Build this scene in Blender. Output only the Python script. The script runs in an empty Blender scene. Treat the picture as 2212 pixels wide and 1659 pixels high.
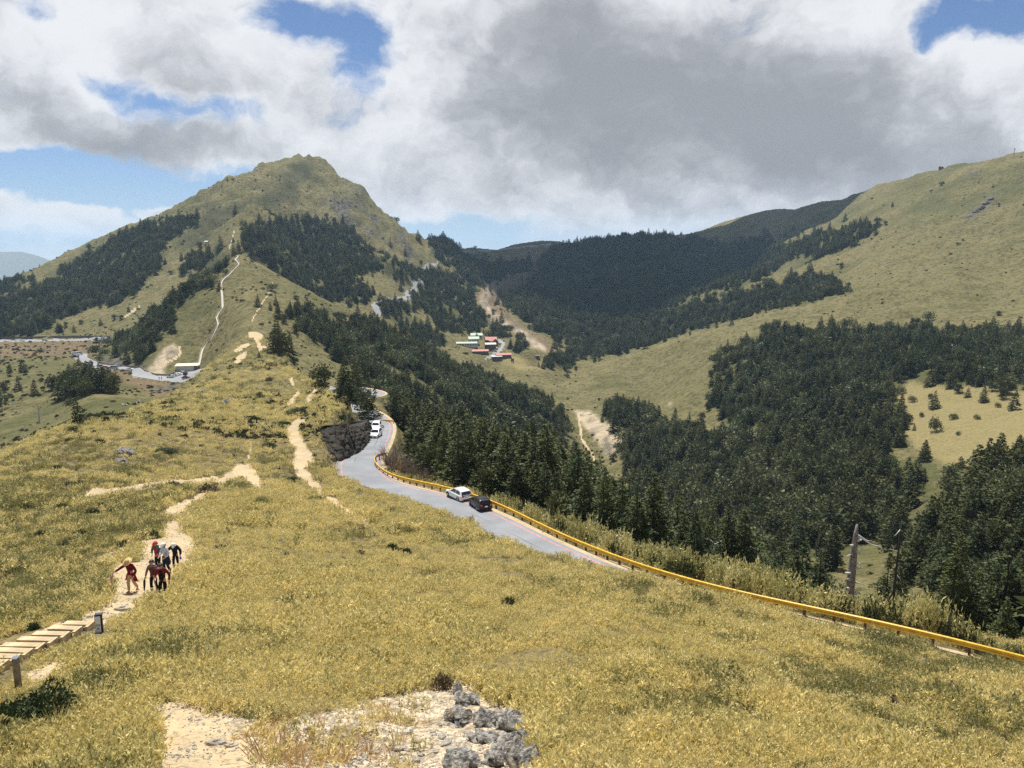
import bpy, bmesh, math, random
import numpy as np
from mathutils import Vector, Matrix, Euler

SC = bpy.context.scene
COL = SC.collection
RNG = np.random.default_rng(7)
random.seed(7)
rad = math.radians

# ------------------------------------------------------------------ camera model
F = 780.0                       # focal length in pixels of a 1024 wide picture
TH = math.atan(132 / 780)       # the camera looks down a little
CT, ST = math.cos(TH), math.sin(TH)
K = 1024 / 2212                 # survey notes were taken on a 2212 wide print

def ps(ox, oy):
    """survey bearing -> (x/y, drop/y)"""
    a = (ox * K - 512) / F
    b = (oy * K - 384) / F
    den = CT - b * ST
    return a / den, (ST + b * CT) / den

def ps_z(ox, drop, Y):
    s = drop / Y
    b = (s * CT - ST) / (CT + s * ST)
    den = CT - b * ST
    return ((ox * K - 512) / F) / den, s

def proj(x, y, z):
    """world -> survey print coordinates"""
    x = np.asarray(x, float); y = np.asarray(y, float); z = np.asarray(z, float)
    s = -z / y
    b = (s * CT - ST) / (CT + s * ST)
    den = CT - b * ST
    a = x / y * den
    return (a * F + 512) / K, (b * F + 384) / K

# ------------------------------------------------------------------ surveyed terrain
# crest and rail lines: (bearing x, bearing y, distance)
LINES = [
 # brow of the grass hill above the road
 [(700,1006,114),(735,1006,113),(780,1018,110),(831,1040,103),(901,1066,94),(970,1100,84),(1008,1116,79),(1030,1135,75),(1074,1161,70),(1144,1186,64),(1213,1203,59),(1317,1236,53),(1400,1256,50),(1550,1297,45),(1700,1339,41),(1900,1391,38),(2050,1428,36),(2212,1464,34),(2600,1560,33)],
 # foot of the guard rail
 [(821,1023,117),(842,1037,113),(900,1050,105),(970,1063,99),(1071,1094,92),(1135,1130,85),(1227,1176,76),(1404,1248,62),(1550,1290,57),(1702,1324,53),(1964,1376,48),(2212,1445,44),(2600,1545,42)],
 # ridge crest with the knoll
 [(430,812,258),(470,770,300),(500,742,325),(555,722,335),(600,745,310),(640,803,255),(700,832,208),(740,862,168),(790,905,153)],
 # sub peak crest and the wooded spur
 [(265,765,505),(330,685,555),(400,640,580),(450,605,600),(490,565,615),(515,548,620),(560,565,615),(600,588,605),(650,620,595),(700,645,590),(750,668,590),(800,698,590),(870,733,592),(930,768,600),(1000,800,585),(1060,822,570),(1120,845,555),(1190,872,540),(1225,915,520)],
 # third right spur
 [(1170,812,800),(1230,805,795),(1340,765,800),(1400,748,800),(1500,720,790),(1550,705,780),(1650,673,745),(1700,665,735),(1760,655,740),(1820,635,760),(1900,600,790),(2050,550,810),(2212,510,800)],
 # second right spur
 [(1495,648,1090),(1550,625,1140),(1600,608,1080),(1640,603,1040),(1700,595,1010),(1760,580,980),(1820,560,950),(1900,545,900)],
 # first right spur
 [(1740,545,1200),(1800,505,1180),(1850,470,1170),(1900,440,1160),(1980,400,1140),(2050,368,1120)],
 # right skyline
 [(1480,507,2000),(1550,485,1950),(1640,462,1850),(1700,452,1800),(1740,446,1700),(1820,432,1600),(1900,405,1450),(2000,372,1250),(2050,363,1130),(2130,348,1060),(2212,335,1000),(2400,290,900),(2600,260,850)],
 # saddle skyline
 [(985,545,1750),(1000,540,1850),(1050,542,1870),(1100,533,1900),(1130,525,1930),(1150,522,1950),(1190,520,1950),(1215,526,1950),(1240,522,1950),(1290,522,1950),(1330,517,1850),(1400,516,1800),(1440,515,1800),(1480,507,2000)],
 # main peak skyline
 [(-200,690,1000),(0,620,1050),(60,592,1080),(120,560,1110),(200,517,1160),(300,470,1180),(330,457,1180),(400,430,1190),(430,420,1200),(515,383,1230),(600,350,1290),(650,341,1310),(690,350,1320),(740,375,1290),(770,395,1270),(790,435,1230),(830,470,1200),(870,492,1240),(920,515,1320),(960,525,1450),(985,540,1600)],
 # near right wooded hill crest
 [(1990,1180,182),(2050,1090,192),(2120,1030,190),(2212,985,188),(2500,900,190)],
 # wooded knob above the slip
 [(1300,885,560),(1340,872,560),(1400,885,555)],
 # mountain road, far left
 [(165,768,515),(200,777,495),(250,795,465),(300,806,440),(330,813,428),(370,818,420),(410,808,428),(435,795,440)],
 [(-200,738,720),(0,735,700),(100,735,680),(220,735,650)],
]
PTS = [
 # foreground hill
 (-400,1659,13),(0,1659,13),(400,1659,12.5),(750,1659,12.6),(1106,1659,13),(1400,1659,13.7),(1700,1659,14.5),(2212,1659,16),(2600,1659,18),
 (-300,1500,19.5),(0,1500,19),(200,1500,18),(430,1500,17.5),(650,1500,17.5),(950,1500,18.5),(1200,1500,18.7),(1400,1500,19),(1550,1500,20),(1700,1500,21),(1900,1500,23),(2050,1500,24),(2212,1500,25),(2600,1560,28),
 (-300,1400,25),(0,1400,24),(200,1400,22.8),(430,1400,22.5),(650,1400,23),(950,1400,24.5),(1200,1400,25),(1400,1400,26),(1550,1400,27.5),(1700,1400,30),(1900,1424,32),(2050,1454,31.5),(2212,1486,29.5),
 (0,1300,30),(200,1300,30),(430,1300,31),(650,1300,32),(950,1300,34.5),(1230,1300,36.5),(1400,1300,38),(1550,1325,38),(1700,1355,36),
 (-200,1200,43),(0,1200,42),(200,1200,43),(430,1200,43),(650,1200,47),(830,1200,52),(1050,1200,56),(1150,1205,57),
 (-200,1120,58),(0,1120,57),(200,1130,57),(330,1135,56),(515,1130,62),(650,1130,65),(740,1130,68),(830,1130,72),(950,1130,75),
 (-200,1060,72),(0,1050,80),(200,1065,74),(430,1075,80),(515,1060,84),(650,1060,90),(740,1070,88),
 (0,990,115),(200,1000,95),(330,1000,98),(430,1000,105),(515,1025,100),(650,1000,113),
 (200,900,140),(330,900,150),(430,900,155),(515,900,155),(650,940,138),(80,945,125),
 (330,872,180),(430,850,200),(515,850,195),(650,880,180),(740,880,150),(740,915,136),(695,920,138),(790,925,146),
 (515,800,245),(560,780,265),(600,800,240),(650,850,205),
 (770,995,126),(800,972,139),(812,945,152),(822,920,166),
 # bowl on the left
 (0,960,230),(200,880,250),(330,860,290),(400,832,360),(0,900,290),(200,850,285),(330,845,320),(0,850,350),(200,820,335),(330,830,350),(0,800,430),(200,798,390),
 (0,760,560),(100,760,580),(100,800,430),(100,850,330),(100,900,270),(100,925,225),
 # sub peak face and wooded spur face
 (350,760,465),(430,740,480),(515,690,460),(600,690,470),(650,700,480),(740,740,500),(830,760,480),(950,830,480),(1050,880,480),(1150,905,490),
 (430,700,505),(515,650,500),(600,650,520),(650,660,540),(740,700,560),(515,600,560),(430,650,535),
 (430,785,450),(515,722,430),(600,735,425),(650,760,420),(740,790,430),(830,815,420),(950,870,420),(1050,950,430),(1150,965,440),
 (830,880,205),(830,850,235),(790,860,222),(800,842,250),
 # near right wooded hill
 (1990,1230,160),(2050,1250,150),(2212,1350,110),(2050,1150,175),(2212,1250,125),(2130,1150,155),(2212,1120,150),
 # valley side on the right
 (1730,1200,205),(1800,1250,175),(1900,1250,170),(1900,1200,195),
 (1550,1150,265),(1700,1150,245),(1900,1130,240),(1960,1100,265),
 (1550,1050,345),(1700,1050,310),(1900,1060,285),(2050,1040,275),(2212,960,290),
 (1290,1000,460),(1400,1000,430),(1550,980,405),(1700,980,370),(1900,1000,320),(2050,950,330),(2212,900,340),
 (1260,950,500),(1340,930,490),(1400,930,490),(1550,930,450),(1700,900,430),(1900,930,370),(2050,880,380),(2212,850,385),
 (1240,895,580),(1300,905,540),(1400,898,530),(1550,900,485),(1700,850,480),(1900,870,420),(2050,820,430),(2212,800,430),
 (1230,860,665),(1320,860,650),(1400,860,650),(1550,850,530),(1700,800,530),(1900,800,490),(2050,750,500),(2212,750,485),
 (1230,825,740),(1320,815,705),(1400,820,700),(1550,800,600),(1700,750,590),(1900,750,550),(2050,690,580),(2212,700,540),
 (1400,780,755),(1550,750,680),(1700,700,655),(1900,690,640),(2050,640,650),(2212,640,610),
 (1400,735,980),(1550,690,950),(1640,660,920),(1700,650,900),(1760,640,880),
 (1150,740,900),(1230,740,950),(1400,700,1080),(1550,600,1350),(1700,585,1160),(1700,550,1300),
 (1550,550,1600),(1620,520,1700),(1700,500,1500),(1800,470,1420),
 (1900,650,700),(1900,500,1000),(2050,600,720),(2050,500,880),(2050,430,990),(2212,600,670),(2212,550,740),(2212,450,870),(2212,400,930),(1980,450,1030),
 # head of the valley
 (990,560,1600),(1050,560,1650),(1150,560,1700),(1230,560,1700),(1330,560,1650),(1400,560,1620),
 (950,600,1150),(1050,600,1350),(1150,600,1450),(1230,600,1450),(1330,600,1450),(1400,600,1420),
 (950,650,1000),(1050,650,1150),(1150,650,1200),(1230,650,1250),(1330,650,1250),(1400,650,1220),
 (830,670,800),(950,700,900),(1050,700,1000),(1150,700,1000),(1230,700,1080),
 (950,740,800),(1000,740,850),(1050,750,850),(1100,745,860),(1050,725,920),
 (1050,790,780),(1100,795,780),(1150,800,770),(1180,785,800),(1150,775,820),(1180,750,880),
 # main mountain body
 (0,690,800),(100,695,760),(200,700,735),(280,690,710),
 (0,650,930),(100,640,900),(200,650,840),(330,640,780),(430,600,810),
 (100,600,1010),(200,600,960),(330,600,870),(430,560,900),(515,530,800),(600,575,790),
 (200,550,1090),(330,550,960),(430,500,1000),(515,500,870),(650,600,850),(740,640,820),(830,640,860),
 (330,500,1060),(430,450,1100),(515,450,980),(650,550,950),(740,600,900),(830,600,940),(900,620,1000),
 (515,400,1100),(650,500,1020),(740,550,990),(830,550,1030),(900,580,1080),
 (600,420,1080),(650,450,1100),(740,500,1080),(830,510,1120),(900,550,1180),
 (650,390,1200),(740,440,1170),(800,470,1160),(690,400,1200),
]
# ground that is out of sight: (bearing x, metres below the eye, distance)
ZLINES = [
 [(900,34,113),(950,33,108),(1050,33,102),(1150,33,95),(1230,32.5,86),(1400,29.5,70),(1550,28.5,64),(1700,28,59),(1900,28,55),(2050,27,52),(2212,27,50),(2500,28,52)],
 [(880,38,140),(950,39,135),(1050,40,130),(1150,42,125),(1230,45,120),(1400,40,90),(1550,40,88),(1700,41,80),(1900,40,72),(2050,36,66),(2212,34,63)],
 [(870,44,175),(950,45,165),(1050,50,165),(1150,54,165),(1230,58,165),(1400,55,128),(1550,57,125),(1700,60,120),(1900,55,98),(2050,49,90),(2212,42,80)],
 [(880,52,215),(950,56,210),(1050,65,220),(1150,70,220),(1230,76,220),(1400,72,170),(1550,75,165),(1700,76,160),(1900,68,140),(2050,61,120)],
 [(890,72,290),(950,76,280),(1050,86,300),(1150,90,300),(1230,97,300),(1400,90,225),(1550,92,215)],
 [(900,82,360),(950,90,340),(1050,102,380),(1150,108,380),(1230,115,390),(1400,112,300)],
 [(265,72,560),(330,57,620),(430,45,620),(490,22,660),(515,20,670),(600,35,680),(650,45,690),(740,70,700),(830,85,700),(950,100,700),(1050,112,650),(1150,118,630)],
 [(430,48,690),(515,22,740),(650,55,760)],
 [(-300,60,150),(0,48,170),(200,42,185),(330,46,230),(430,52,320),(515,46,380),(580,48,375),(650,50,310),(740,45,215)],
 [(740,62,300),(830,62,320)],
 [(1960,82,215),(2050,76,235),(2120,72,240),(2212,64,240)],
 [(1340,122,610),(1400,122,605)],
 [(1230,119,840),(1340,119,860),(1400,118,880),(1500,100,880),(1550,92,870),(1650,70,840),(1700,61,815)],
 [(1495,80,1180),(1550,70,1230),(1640,50,1130),(1700,42,1090)],
 [(-200,200,1250),(0,150,1350),(200,40,1450),(430,0,1450),(650,-60,1550),(830,20,1450),(960,40,1750)],
 [(-400,11,13),(-350,18,26),(-350,28,50),(-350,48,100),(-350,75,200),(-350,86,350),(-350,90,600),(-350,85,800),(-350,75,960)],
 [(2700,12,18),(2700,21,38),(2700,23,48),(2700,27,60),(2700,38,90),(2700,45,130),(2700,42,180),(2700,55,260),(2700,50,350),(2700,35,450),(2700,5,600),(2700,-40,740)],
 [(-300,7.7,10),(500,7.8,10),(1106,7.8,10),(1700,8.6,11),(2500,9.6,12)],
 [(-300,6.2,7),(500,6.2,7),(1106,6.2,7),(1700,6.6,7.5),(2500,7,8)],
 [(-300,4.4,4),(1106,4.4,4),(2500,4.4,4)],
 [(-350,260,2900),(300,260,2900),(1000,260,2900),(1700,260,2900),(2600,260,2900)],
 [(1000,60,2300),(1150,60,2400),(1400,20,2200),(1550,0,2400),(1700,-40,2300),(1900,-60,1800),(2050,-60,1450),(2212,-70,1300),(2600,-90,1150)],
]

def survey():
    out = []
    for L in LINES:
        q = [(*ps(x, y), math.log(Y)) for x, y, Y in L]
        out += densify(q)
    out += [(*ps(x, y), math.log(Y)) for x, y, Y in PTS]
    for L in ZLINES:
        q = [(*ps_z(x, d, Y), math.log(Y)) for x, d, Y in L]
        out += densify(q)
    a = np.array(out)
    key = np.round(a[:, [0, 2]] * [400, 200]).astype(int)
    _, idx = np.unique(key, axis=0, return_index=True)
    return a[idx]

def densify(q, step=0.022):
    r = []
    for a, b in zip(q[:-1], q[1:]):
        n = max(1, int(abs(b[0] - a[0]) / step), int(abs(b[2] - a[2]) / 0.08))
        for i in range(n):
            t = i / n
            r.append(tuple(a[k] + (b[k] - a[k]) * t for k in range(3)))
    r.append(q[-1])
    return r

# ------------------------------------------------------------------ noise
def _hash(ix, iy, seed):
    h = (ix.astype(np.int64) * 374761393 + iy.astype(np.int64) * 668265263 + seed * 1442695041) & 0xFFFFFFFF
    h = ((h ^ (h >> 13)) * 1274126177) & 0xFFFFFFFF
    return ((h ^ (h >> 16)) & 0xFFFF) / 32767.5 - 1.0

def vnoise(x, y, seed=0):
    ix = np.floor(x); iy = np.floor(y)
    fx = x - ix; fy = y - iy
    fx = fx * fx * fx * (fx * (fx * 6 - 15) + 10); fy = fy * fy * fy * (fy * (fy * 6 - 15) + 10)
    a = _hash(ix, iy, seed); b = _hash(ix + 1, iy, seed); c = _hash(ix, iy + 1, seed); d = _hash(ix + 1, iy + 1, seed)
    return (a + (b - a) * fx) + ((c + (d - c) * fx) - (a + (b - a) * fx)) * fy

def fbm(x, y, scale, octv=4, seed=0, gain=0.5):
    x = np.asarray(x, float) / scale; y = np.asarray(y, float) / scale
    t = 0; amp = 1; tot = 0
    for o in range(octv):
        ca, sa = math.cos(o * 1.3 + .4), math.sin(o * 1.3 + .4)
        t = t + amp * vnoise(x * ca - y * sa + o * 17.3, x * sa + y * ca + o * 9.1, seed + o)
        tot += amp; amp *= gain; x = x * 2.03; y = y * 2.03
    return t / tot

def ridged(x, y, scale, octv=3, seed=0):
    x = np.asarray(x, float) / scale; y = np.asarray(y, float) / scale
    t = 0; amp = 1; tot = 0
    for o in range(octv):
        t = t + amp * (1 - 2 * np.abs(vnoise(x + o * 5.1, y + o * 3.3, seed + o)))
        tot += amp; amp *= .5; x = x * 2.1; y = y * 2.1
    return t / tot

# ------------------------------------------------------------------ height grid (bearing, log distance)
NP_IN, NP_OUT = 900, 50
P_AX = np.concatenate([np.linspace(-1.2, -.76, NP_OUT, endpoint=False), np.linspace(-.76, .76, NP_IN), np.linspace(.76, 1.2, NP_OUT + 1)[1:]])
W0, W1, NW = math.log(4.0), math.log(2900.0), 1000
W_AX = np.linspace(W0, W1, NW)
Y_AX = np.exp(W_AX)
DW = (W1 - W0) / (NW - 1)

def build_grid():
    S = survey()
    KP = 2.2
    C = np.stack([S[:, 0] * KP, S[:, 2]], 1)
    c0 = 0.03
    ker = lambda d2: np.sqrt(d2 + c0 * c0)
    D = ((C[:, None, :] - C[None, :, :]) ** 2).sum(-1)
    n = len(C)
    A = np.zeros((n + 3, n + 3)); A[:n, :n] = ker(D) - np.eye(n) * 0.0006
    Pm = np.concatenate([np.ones((n, 1)), C], 1); A[:n, n:] = Pm; A[n:, :n] = Pm.T
    sol = np.linalg.solve(A, np.concatenate([S[:, 1], np.zeros(3)])).astype(np.float32)
    # evaluate on a half-resolution grid then upsample
    pc = P_AX[::2] if len(P_AX) % 2 else np.append(P_AX[::2], P_AX[-1]); wc = np.append(W_AX[::2], W_AX[-1])
    G = np.zeros((len(wc), len(pc)), np.float32)
    px = (pc * KP).astype(np.float32)
    Cx = C[:, 0].astype(np.float32); Cw = C[:, 1].astype(np.float32)
    dx2 = (px[:, None] - Cx[None]) ** 2 + np.float32(c0 * c0)
    for i, w in enumerate(wc.astype(np.float32)):
        G[i] = np.sqrt(dx2 + (w - Cw)[None] ** 2) @ sol[:n] + sol[n] + sol[n + 1] * px + sol[n + 2] * w
    T = np.stack([np.interp(P_AX, pc, g) for g in G])
    T = np.stack([np.interp(W_AX, wc, T[:, j]) for j in range(T.shape[1])], 1)
    return T

SG = build_grid()                               # drop / distance
PX, YY = np.meshgrid(P_AX, Y_AX)
XX = PX * YY
ZZ = -SG * YY
def smooth(a, b, x):
    t = np.clip((x - a) / (b - a), 0, 1); return t * t * (3 - 2 * t)

AMPN = np.clip((YY - 60) / 400, 0, 1)
ZZ += fbm(XX, YY, 7, 3, 11) * 0.16 * np.clip(1.4 - YY / 160, 0.2, 1) + fbm(XX, YY, 22, 3, 12) * np.clip(.0022 * YY, 0.03, 0.9)
ZZ += fbm(XX, YY, 70, 5, 13) * AMPN * np.clip(.009 * YY, 0, 7) + fbm(XX, YY, 16, 4, 14) * AMPN * np.clip(.0028 * YY, 0, 2.0)
ZZ += (ridged(XX * .8 + YY * .3, YY * .5 - XX * .2, 55, 4, 17) - .3) * AMPN * np.clip(.004 * YY, 0, 3.0)
ROCKY = smooth(.0, .35, 1 - np.abs((PX + .22) / .28)) * smooth(900, 1000, YY) * (1 - smooth(1400, 1600, YY))
ZZ += (ridged(XX, YY + XX * .5, 90, 4, 21) - .32) * ROCKY * 17 + (ridged(XX, YY - XX * .4, 28, 3, 22) - .3) * ROCKY * 5
ZZ += (ridged(XX, YY, 150, 4, 31) - .3) * smooth(650, 900, YY) * (1 - smooth(1800, 2000, YY)) * 5

NEARW = 1 - smooth(110, 170, YY)
ZZ += (fbm(XX, YY, 1.7, 2, 15) * .17 + fbm(XX, YY, 4.2, 2, 16) * .20) * NEARW * smooth(8, 12, YY)

RIB = smooth(.05, .2, PX) * smooth(430, 560, YY) * (1 - smooth(1500, 1900, YY))
ZZ += -.3 * 4.5 * RIB + ridged((XX * .45 + YY * .9) * 1.0, (XX * .9 - YY * .45) * .28, 75, 4, 19) * RIB * 4.5
# ------------------------------------------------------------------ helpers on the height grid
def wpt(ox, oy, Y):
    p, s = ps(ox, oy); return np.array([p * Y, Y, -s * Y])

def gidx(x, y):
    p = np.asarray(x, float) / y; w = np.log(np.maximum(np.asarray(y, float), 4.01))
    fi = np.clip((w - W0) / DW, 0, NW - 1.001)
    fj = np.interp(p, P_AX, np.arange(len(P_AX)))
    return fi, np.clip(fj, 0, len(P_AX) - 1.001)

def samp(A, x, y):
    fi, fj = gidx(x, y); i = fi.astype(int); j = fj.astype(int); fi = fi - i; fj = fj - j
    return (A[i, j] * (1 - fj) + A[i, j + 1] * fj) * (1 - fi) + (A[i + 1, j] * (1 - fj) + A[i + 1, j + 1] * fj) * fi

def gz(x, y):
    return samp(ZZ, x, y)

def hit(ox, oy, ymin=0):
    """first ground point seen along a bearing"""
    p, s = ps(ox, oy)
    fj = np.interp(p, P_AX, np.arange(len(P_AX))); j = min(int(fj), len(P_AX) - 2); t = fj - j
    col = -(ZZ[:, j] * (1 - t) + ZZ[:, j + 1] * t) / Y_AX
    ok = np.nonzero((col <= s) & (Y_AX > ymin))[0]
    if len(ok) == 0:
        cc = np.where((Y_AX > ymin) & (Y_AX < 2200), col, 9); i = int(np.argmin(cc)); Y = Y_AX[i]; return np.array([p * Y, Y, -col[i] * Y])
    i = ok[0]
    if i > 0 and col[i - 1] > s:
        f = (col[i - 1] - s) / (col[i - 1] - col[i]); w = W_AX[i - 1] + f * DW
    else: w = W_AX[i]
    Y = math.exp(w); return np.array([p * Y, Y, -s * Y])

def resample(P, step):
    P = np.asarray(P, float); d = np.r_[0, np.cumsum(np.linalg.norm(np.diff(P, axis=0), axis=1))]
    n = max(2, int(d[-1] / step)); t = np.linspace(0, d[-1], n)
    return np.stack([np.interp(t, d, P[:, k]) for k in range(P.shape[1])], 1)

def relax(P, n=6):
    P = np.array(P, float)
    for _ in range(n): P[1:-1] = P[1:-1] * .5 + (P[:-2] + P[2:]) * .25
    return P

# ------------------------------------------------------------------ the near road
RAIL = np.array([wpt(*q) for q in LINES[1]])
RAIL = relax(resample(RAIL, 2.0), 10)                      # foot of the guard rail, far to near
dirs = np.gradient(RAIL[:, :2], axis=0); dirs /= np.linalg.norm(dirs, axis=1)[:, None]
INW = np.stack([dirs[:, 1], -dirs[:, 0]], 1)               # towards the hill
near_cl = RAIL.copy(); near_cl[:, :2] += INW * 4.2
far_pts = [wpt(772,1004,121), wpt(783,985,131), wpt(800,962,144), wpt(811,940,156), wpt(816,922,167), wpt(809,906,180)]
def wz(ox, d, Y):
    p, s = ps_z(ox, d, Y); return np.array([p * Y, Y, -d])
far_pts += [wz(785,39.6,192), wz(752,40.6,204), wz(745,41.4,216), wz(770,42,225), wpt(803,856,231), wpt(815,851,238), wpt(800,846,246), wz(760,43.6,250), wz(700,44.2,252)]
ROADCL = relax(resample(np.array(far_pts[::-1] + list(near_cl[2:])), 2.0), 12)
rd = np.gradient(ROADCL[:, :2], axis=0); rd /= np.linalg.norm(rd, axis=1)[:, None]
RN = np.stack([rd[:, 1], -rd[:, 0]], 1)                    # hill side normal

def poly_dist(x, y, P):
    """distance to a polyline and interpolated z"""
    best = np.full(x.shape, 1e9); zz = np.zeros(x.shape)
    for a, b in zip(P[:-1], P[1:]):
        d = b[:2] - a[:2]; L = (d ** 2).sum() + 1e-9
        t = np.clip(((x - a[0]) * d[0] + (y - a[1]) * d[1]) / L, 0, 1)
        q = np.hypot(x - a[0] - t * d[0], y - a[1] - t * d[1])
        m = q < best; best = np.where(m, q, best); zz = np.where(m, a[2] + t * (b[2] - a[2]), zz)
    return best, zz

r0, r1 = np.searchsorted(Y_AX, [36, 275])
sub = (slice(r0, r1), slice(NP_OUT + 150, len(P_AX)))
RD = np.full(XX.shape, 1e9)
d_, z_ = poly_dist(XX[sub], YY[sub], ROADCL[::2])
RD[sub] = d_
k_ = 1 - smooth(4.2, 5.9, d_)
ZZ[sub] = ZZ[sub] * (1 - k_) + (z_ - .02) * k_
# parking lot and the mountain road on the left
LOT = [(285,799),(314,803),(333,811),(364,813),(385,803),(436,797),(436,815),(392,828),(347,824),(285,816)]

OX, OY = proj(XX, YY, ZZ)

def inpoly(px, py, poly):
    r = np.zeros(px.shape, bool); n = len(poly)
    for i in range(n):
        x0, y0 = poly[i]; x1, y1 = poly[(i + 1) % n]
        if y0 == y1: continue
        c = ((y0 > py) != (y1 > py)) & (px < (x1 - x0) * (py - y0) / (y1 - y0) + x0)
        r ^= c
    return r

NZ1 = fbm(XX, YY, 1.0, 1, 51)
def rows(Ya, Yb):
    a, b = np.searchsorted(Y_AX, [Ya, Yb]); return slice(a, b)

def wobble(rs, amp, rel):
    """world-anchored raggedness of an outline"""
    sc = np.clip(YY[rs] * rel, .4, 60)
    u = np.log(YY[rs]) / rel; v = PX[rs] / rel
    return amp * fbm(v, u, 1, 3, 61), amp * fbm(v, u, 1, 3, 62)

def mask_poly(poly, Ya, Yb, amp=6, rel=.03):
    rs = rows(Ya, Yb); wx, wy = wobble(rs, amp, rel)
    m = np.zeros(XX.shape, bool); m[rs] = inpoly(OX[rs] + wx, OY[rs] + wy * .7, poly); return m

def mask_line(pts, Ya, Yb, amp=3, rel=.03, soft=0):
    rs = rows(Ya, Yb); wx, wy = wobble(rs, amp, rel); x = OX[rs] + wx; y = OY[rs] + wy * .6
    best = np.full(x.shape, 1e9)
    for a, b in zip(pts[:-1], pts[1:]):
        d = np.array(b[:2]) - np.array(a[:2]); L = (d ** 2).sum() + 1e-9
        t = np.clip(((x - a[0]) * d[0] + (y - a[1]) * d[1]) / L, 0, 1)
        h = a[2] + t * (b[2] - a[2])
        best = np.minimum(best, np.hypot(x - a[0] - t * d[0], (y - a[1] - t * d[1]) * 1.0) / h)
    m = np.zeros(XX.shape, bool); m[rs] = best < 1; return m

TRAIL = np.zeros(XX.shape, bool); SCREE = TRAIL.copy(); FROAD = TRAIL.copy(); TAN = TRAIL.copy(); BROWN = TRAIL.copy(); STONY = TRAIL.copy()
P1 = [(430,1076),(413,1099),(385,1123),(399,1151),(423,1165),(416,1196),(390,1230),(376,1258),(352,1294),(318,1302),(303,1322),(243,1342),(205,1362),(121,1372),(60,1400),(-20,1430),(-20,1398),(60,1378),(114,1345),(215,1318),(245,1286),(243,1230),(219,1203),(271,1179),(350,1161),(357,1134),(354,1102),(392,1078)]
TRAIL |= mask_poly(P1, 15, 95, 9, .06)
for c in [(292,1183,19,8),(283,1206,21,10),(337,1300,22,12),(158,1331,22,10)]:
    rs = rows(15, 95); wx, wy = wobble(rs, 6, .05)
    TRAIL[rs] &= ~((((OX[rs] + wx - c[0]) / c[2]) ** 2 + ((OY[rs] + wy - c[1]) / c[3]) ** 2) < 1)
STONY |= mask_poly([(335,1528),(400,1518),(480,1538),(560,1562),(640,1548),(760,1522),(850,1505),(930,1488),(990,1500),(1030,1555),(1060,1600),(1080,1780),(330,1780),(325,1600)], 8, 22, 10, .07)
STONY |= mask_poly([(935,1490),(968,1466),(1010,1470),(1055,1515),(1140,1532),(1160,1590),(1168,1790),(900,1790),(930,1570)], 8, 20, 4, .05)
TRAIL |= mask_poly([(345,1525),(400,1520),(470,1545),(520,1580),(540,1620),(545,1700),(380,1700),(345,1640),(335,1590)], 9, 22, 9, .07)
TRAIL |= mask_poly([(50,1462),(100,1430),(152,1436),(70,1486)], 12, 30, 5, .07)
for L in [
 [(428,1078,8),(448,1064,5),(470,1046,5),(500,1028,8),(522,1016,10),(540,1026,11),(552,1042,8),(562,1056,4),(566,1072,2)],
 [(536,1012,4),(538,985,3),(541,960,2)],
 [(190,1069,6),(215,1067,9),(240,1063,6),(262,1058,4),(285,1053,4)],
 [(285,1053,4),(320,1050,5),(350,1045,4)],
 [(350,1043,4),(400,1042,5),(465,1036,5)],
 [(647,912,7),(629,930,9),(637,948,10),(650,975,12),(655,995,17),(650,1018,9),(668,1037,7),(694,1064,6),(700,1072,3),(716,1082,6),(739,1102,7),(768,1118,7),(802,1138,4)],
 [(640,1000,8),(655,996,14)],
 [(681,846,3),(671,860,5),(663,871,3)],
 [(641,851,3),(638,862,4),(625,873,4),(614,888,2)],
 [(628,820,3),(631,831,3)],
 [(541,725,5),(558,725,6),(552,738,4),(559,756,3)],
 [(590,740,2),(575,747,2),(560,751,2)],
 [(534,746,2),(520,753,3),(508,760,3)],
 [(530,765,2),(522,771,5),(512,781,5)],
 [(430,1205,3),(450,1215,4)],
]: TRAIL |= mask_line([(a, b, c * 1.3) for a, b, c in L], 40, 360, 5, .03)
# tracks on the far slopes
for L in [
 [(388,752,2.0),(386,768,2.0),(372,780,2.2),(355,786,2.6)],
 [(505,500,1.2),(500,520,1.2),(494,540,1.4)],
 [(590,610,1.0),(575,640,1.0),(543,694,1.2)],
 [(262,690,1.6),(285,675,1.4),(305,662,1.2)],
 [(1248,896,2.5),(1256,950,2.2),(1279,986,2.4),(1294,1010,2)],
]: TRAIL |= mask_line(L, 200, 1100, 2, .01)
SCREE |= mask_poly([(378,741),(389,756),(366,784),(352,798),(362,815),(322,812),(319,800),(333,780),(354,756)], 380, 520, 5, .01)
SCREE |= mask_poly([(1241,889),(1269,887),(1300,907),(1328,925),(1354,946),(1340,968),(1314,991),(1298,964),(1269,929),(1252,911)], 380, 620, 8, .012)
SCREE |= mask_line([(1150,747,4),(1165,748,6),(1176,754,4)], 700, 1000, 3, .01)
SCREE |= mask_line([(1080,598,5),(1058,625,6),(1041,650,7),(1062,680,5),(1100,704,6),(1135,725,5),(1165,748,6)], 800, 1700, 5, .01)
SCREE |= mask_line([(1445,868,1.5),(1449,876,2.5)], 500, 700, 2, .01)
SCREE |= mask_line([(740,690,3),(760,697,2)], 500, 900, 3, .01)
BROWN |= mask_poly([(1020,640),(1060,590),(1120,560),(1170,545),(1180,570),(1120,620),(1081,661),(1105,689),(1164,727),(1225,762),(1175,750),(1140,741),(1112,727),(1060,696),(1039,664)], 700, 2000, 12, .012)
BROWN |= mask_poly([(150,770),(190,785),(285,803),(380,830),(420,835),(400,870),(340,860),(285,830),(200,810)], 280, 520, 12, .012)
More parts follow.
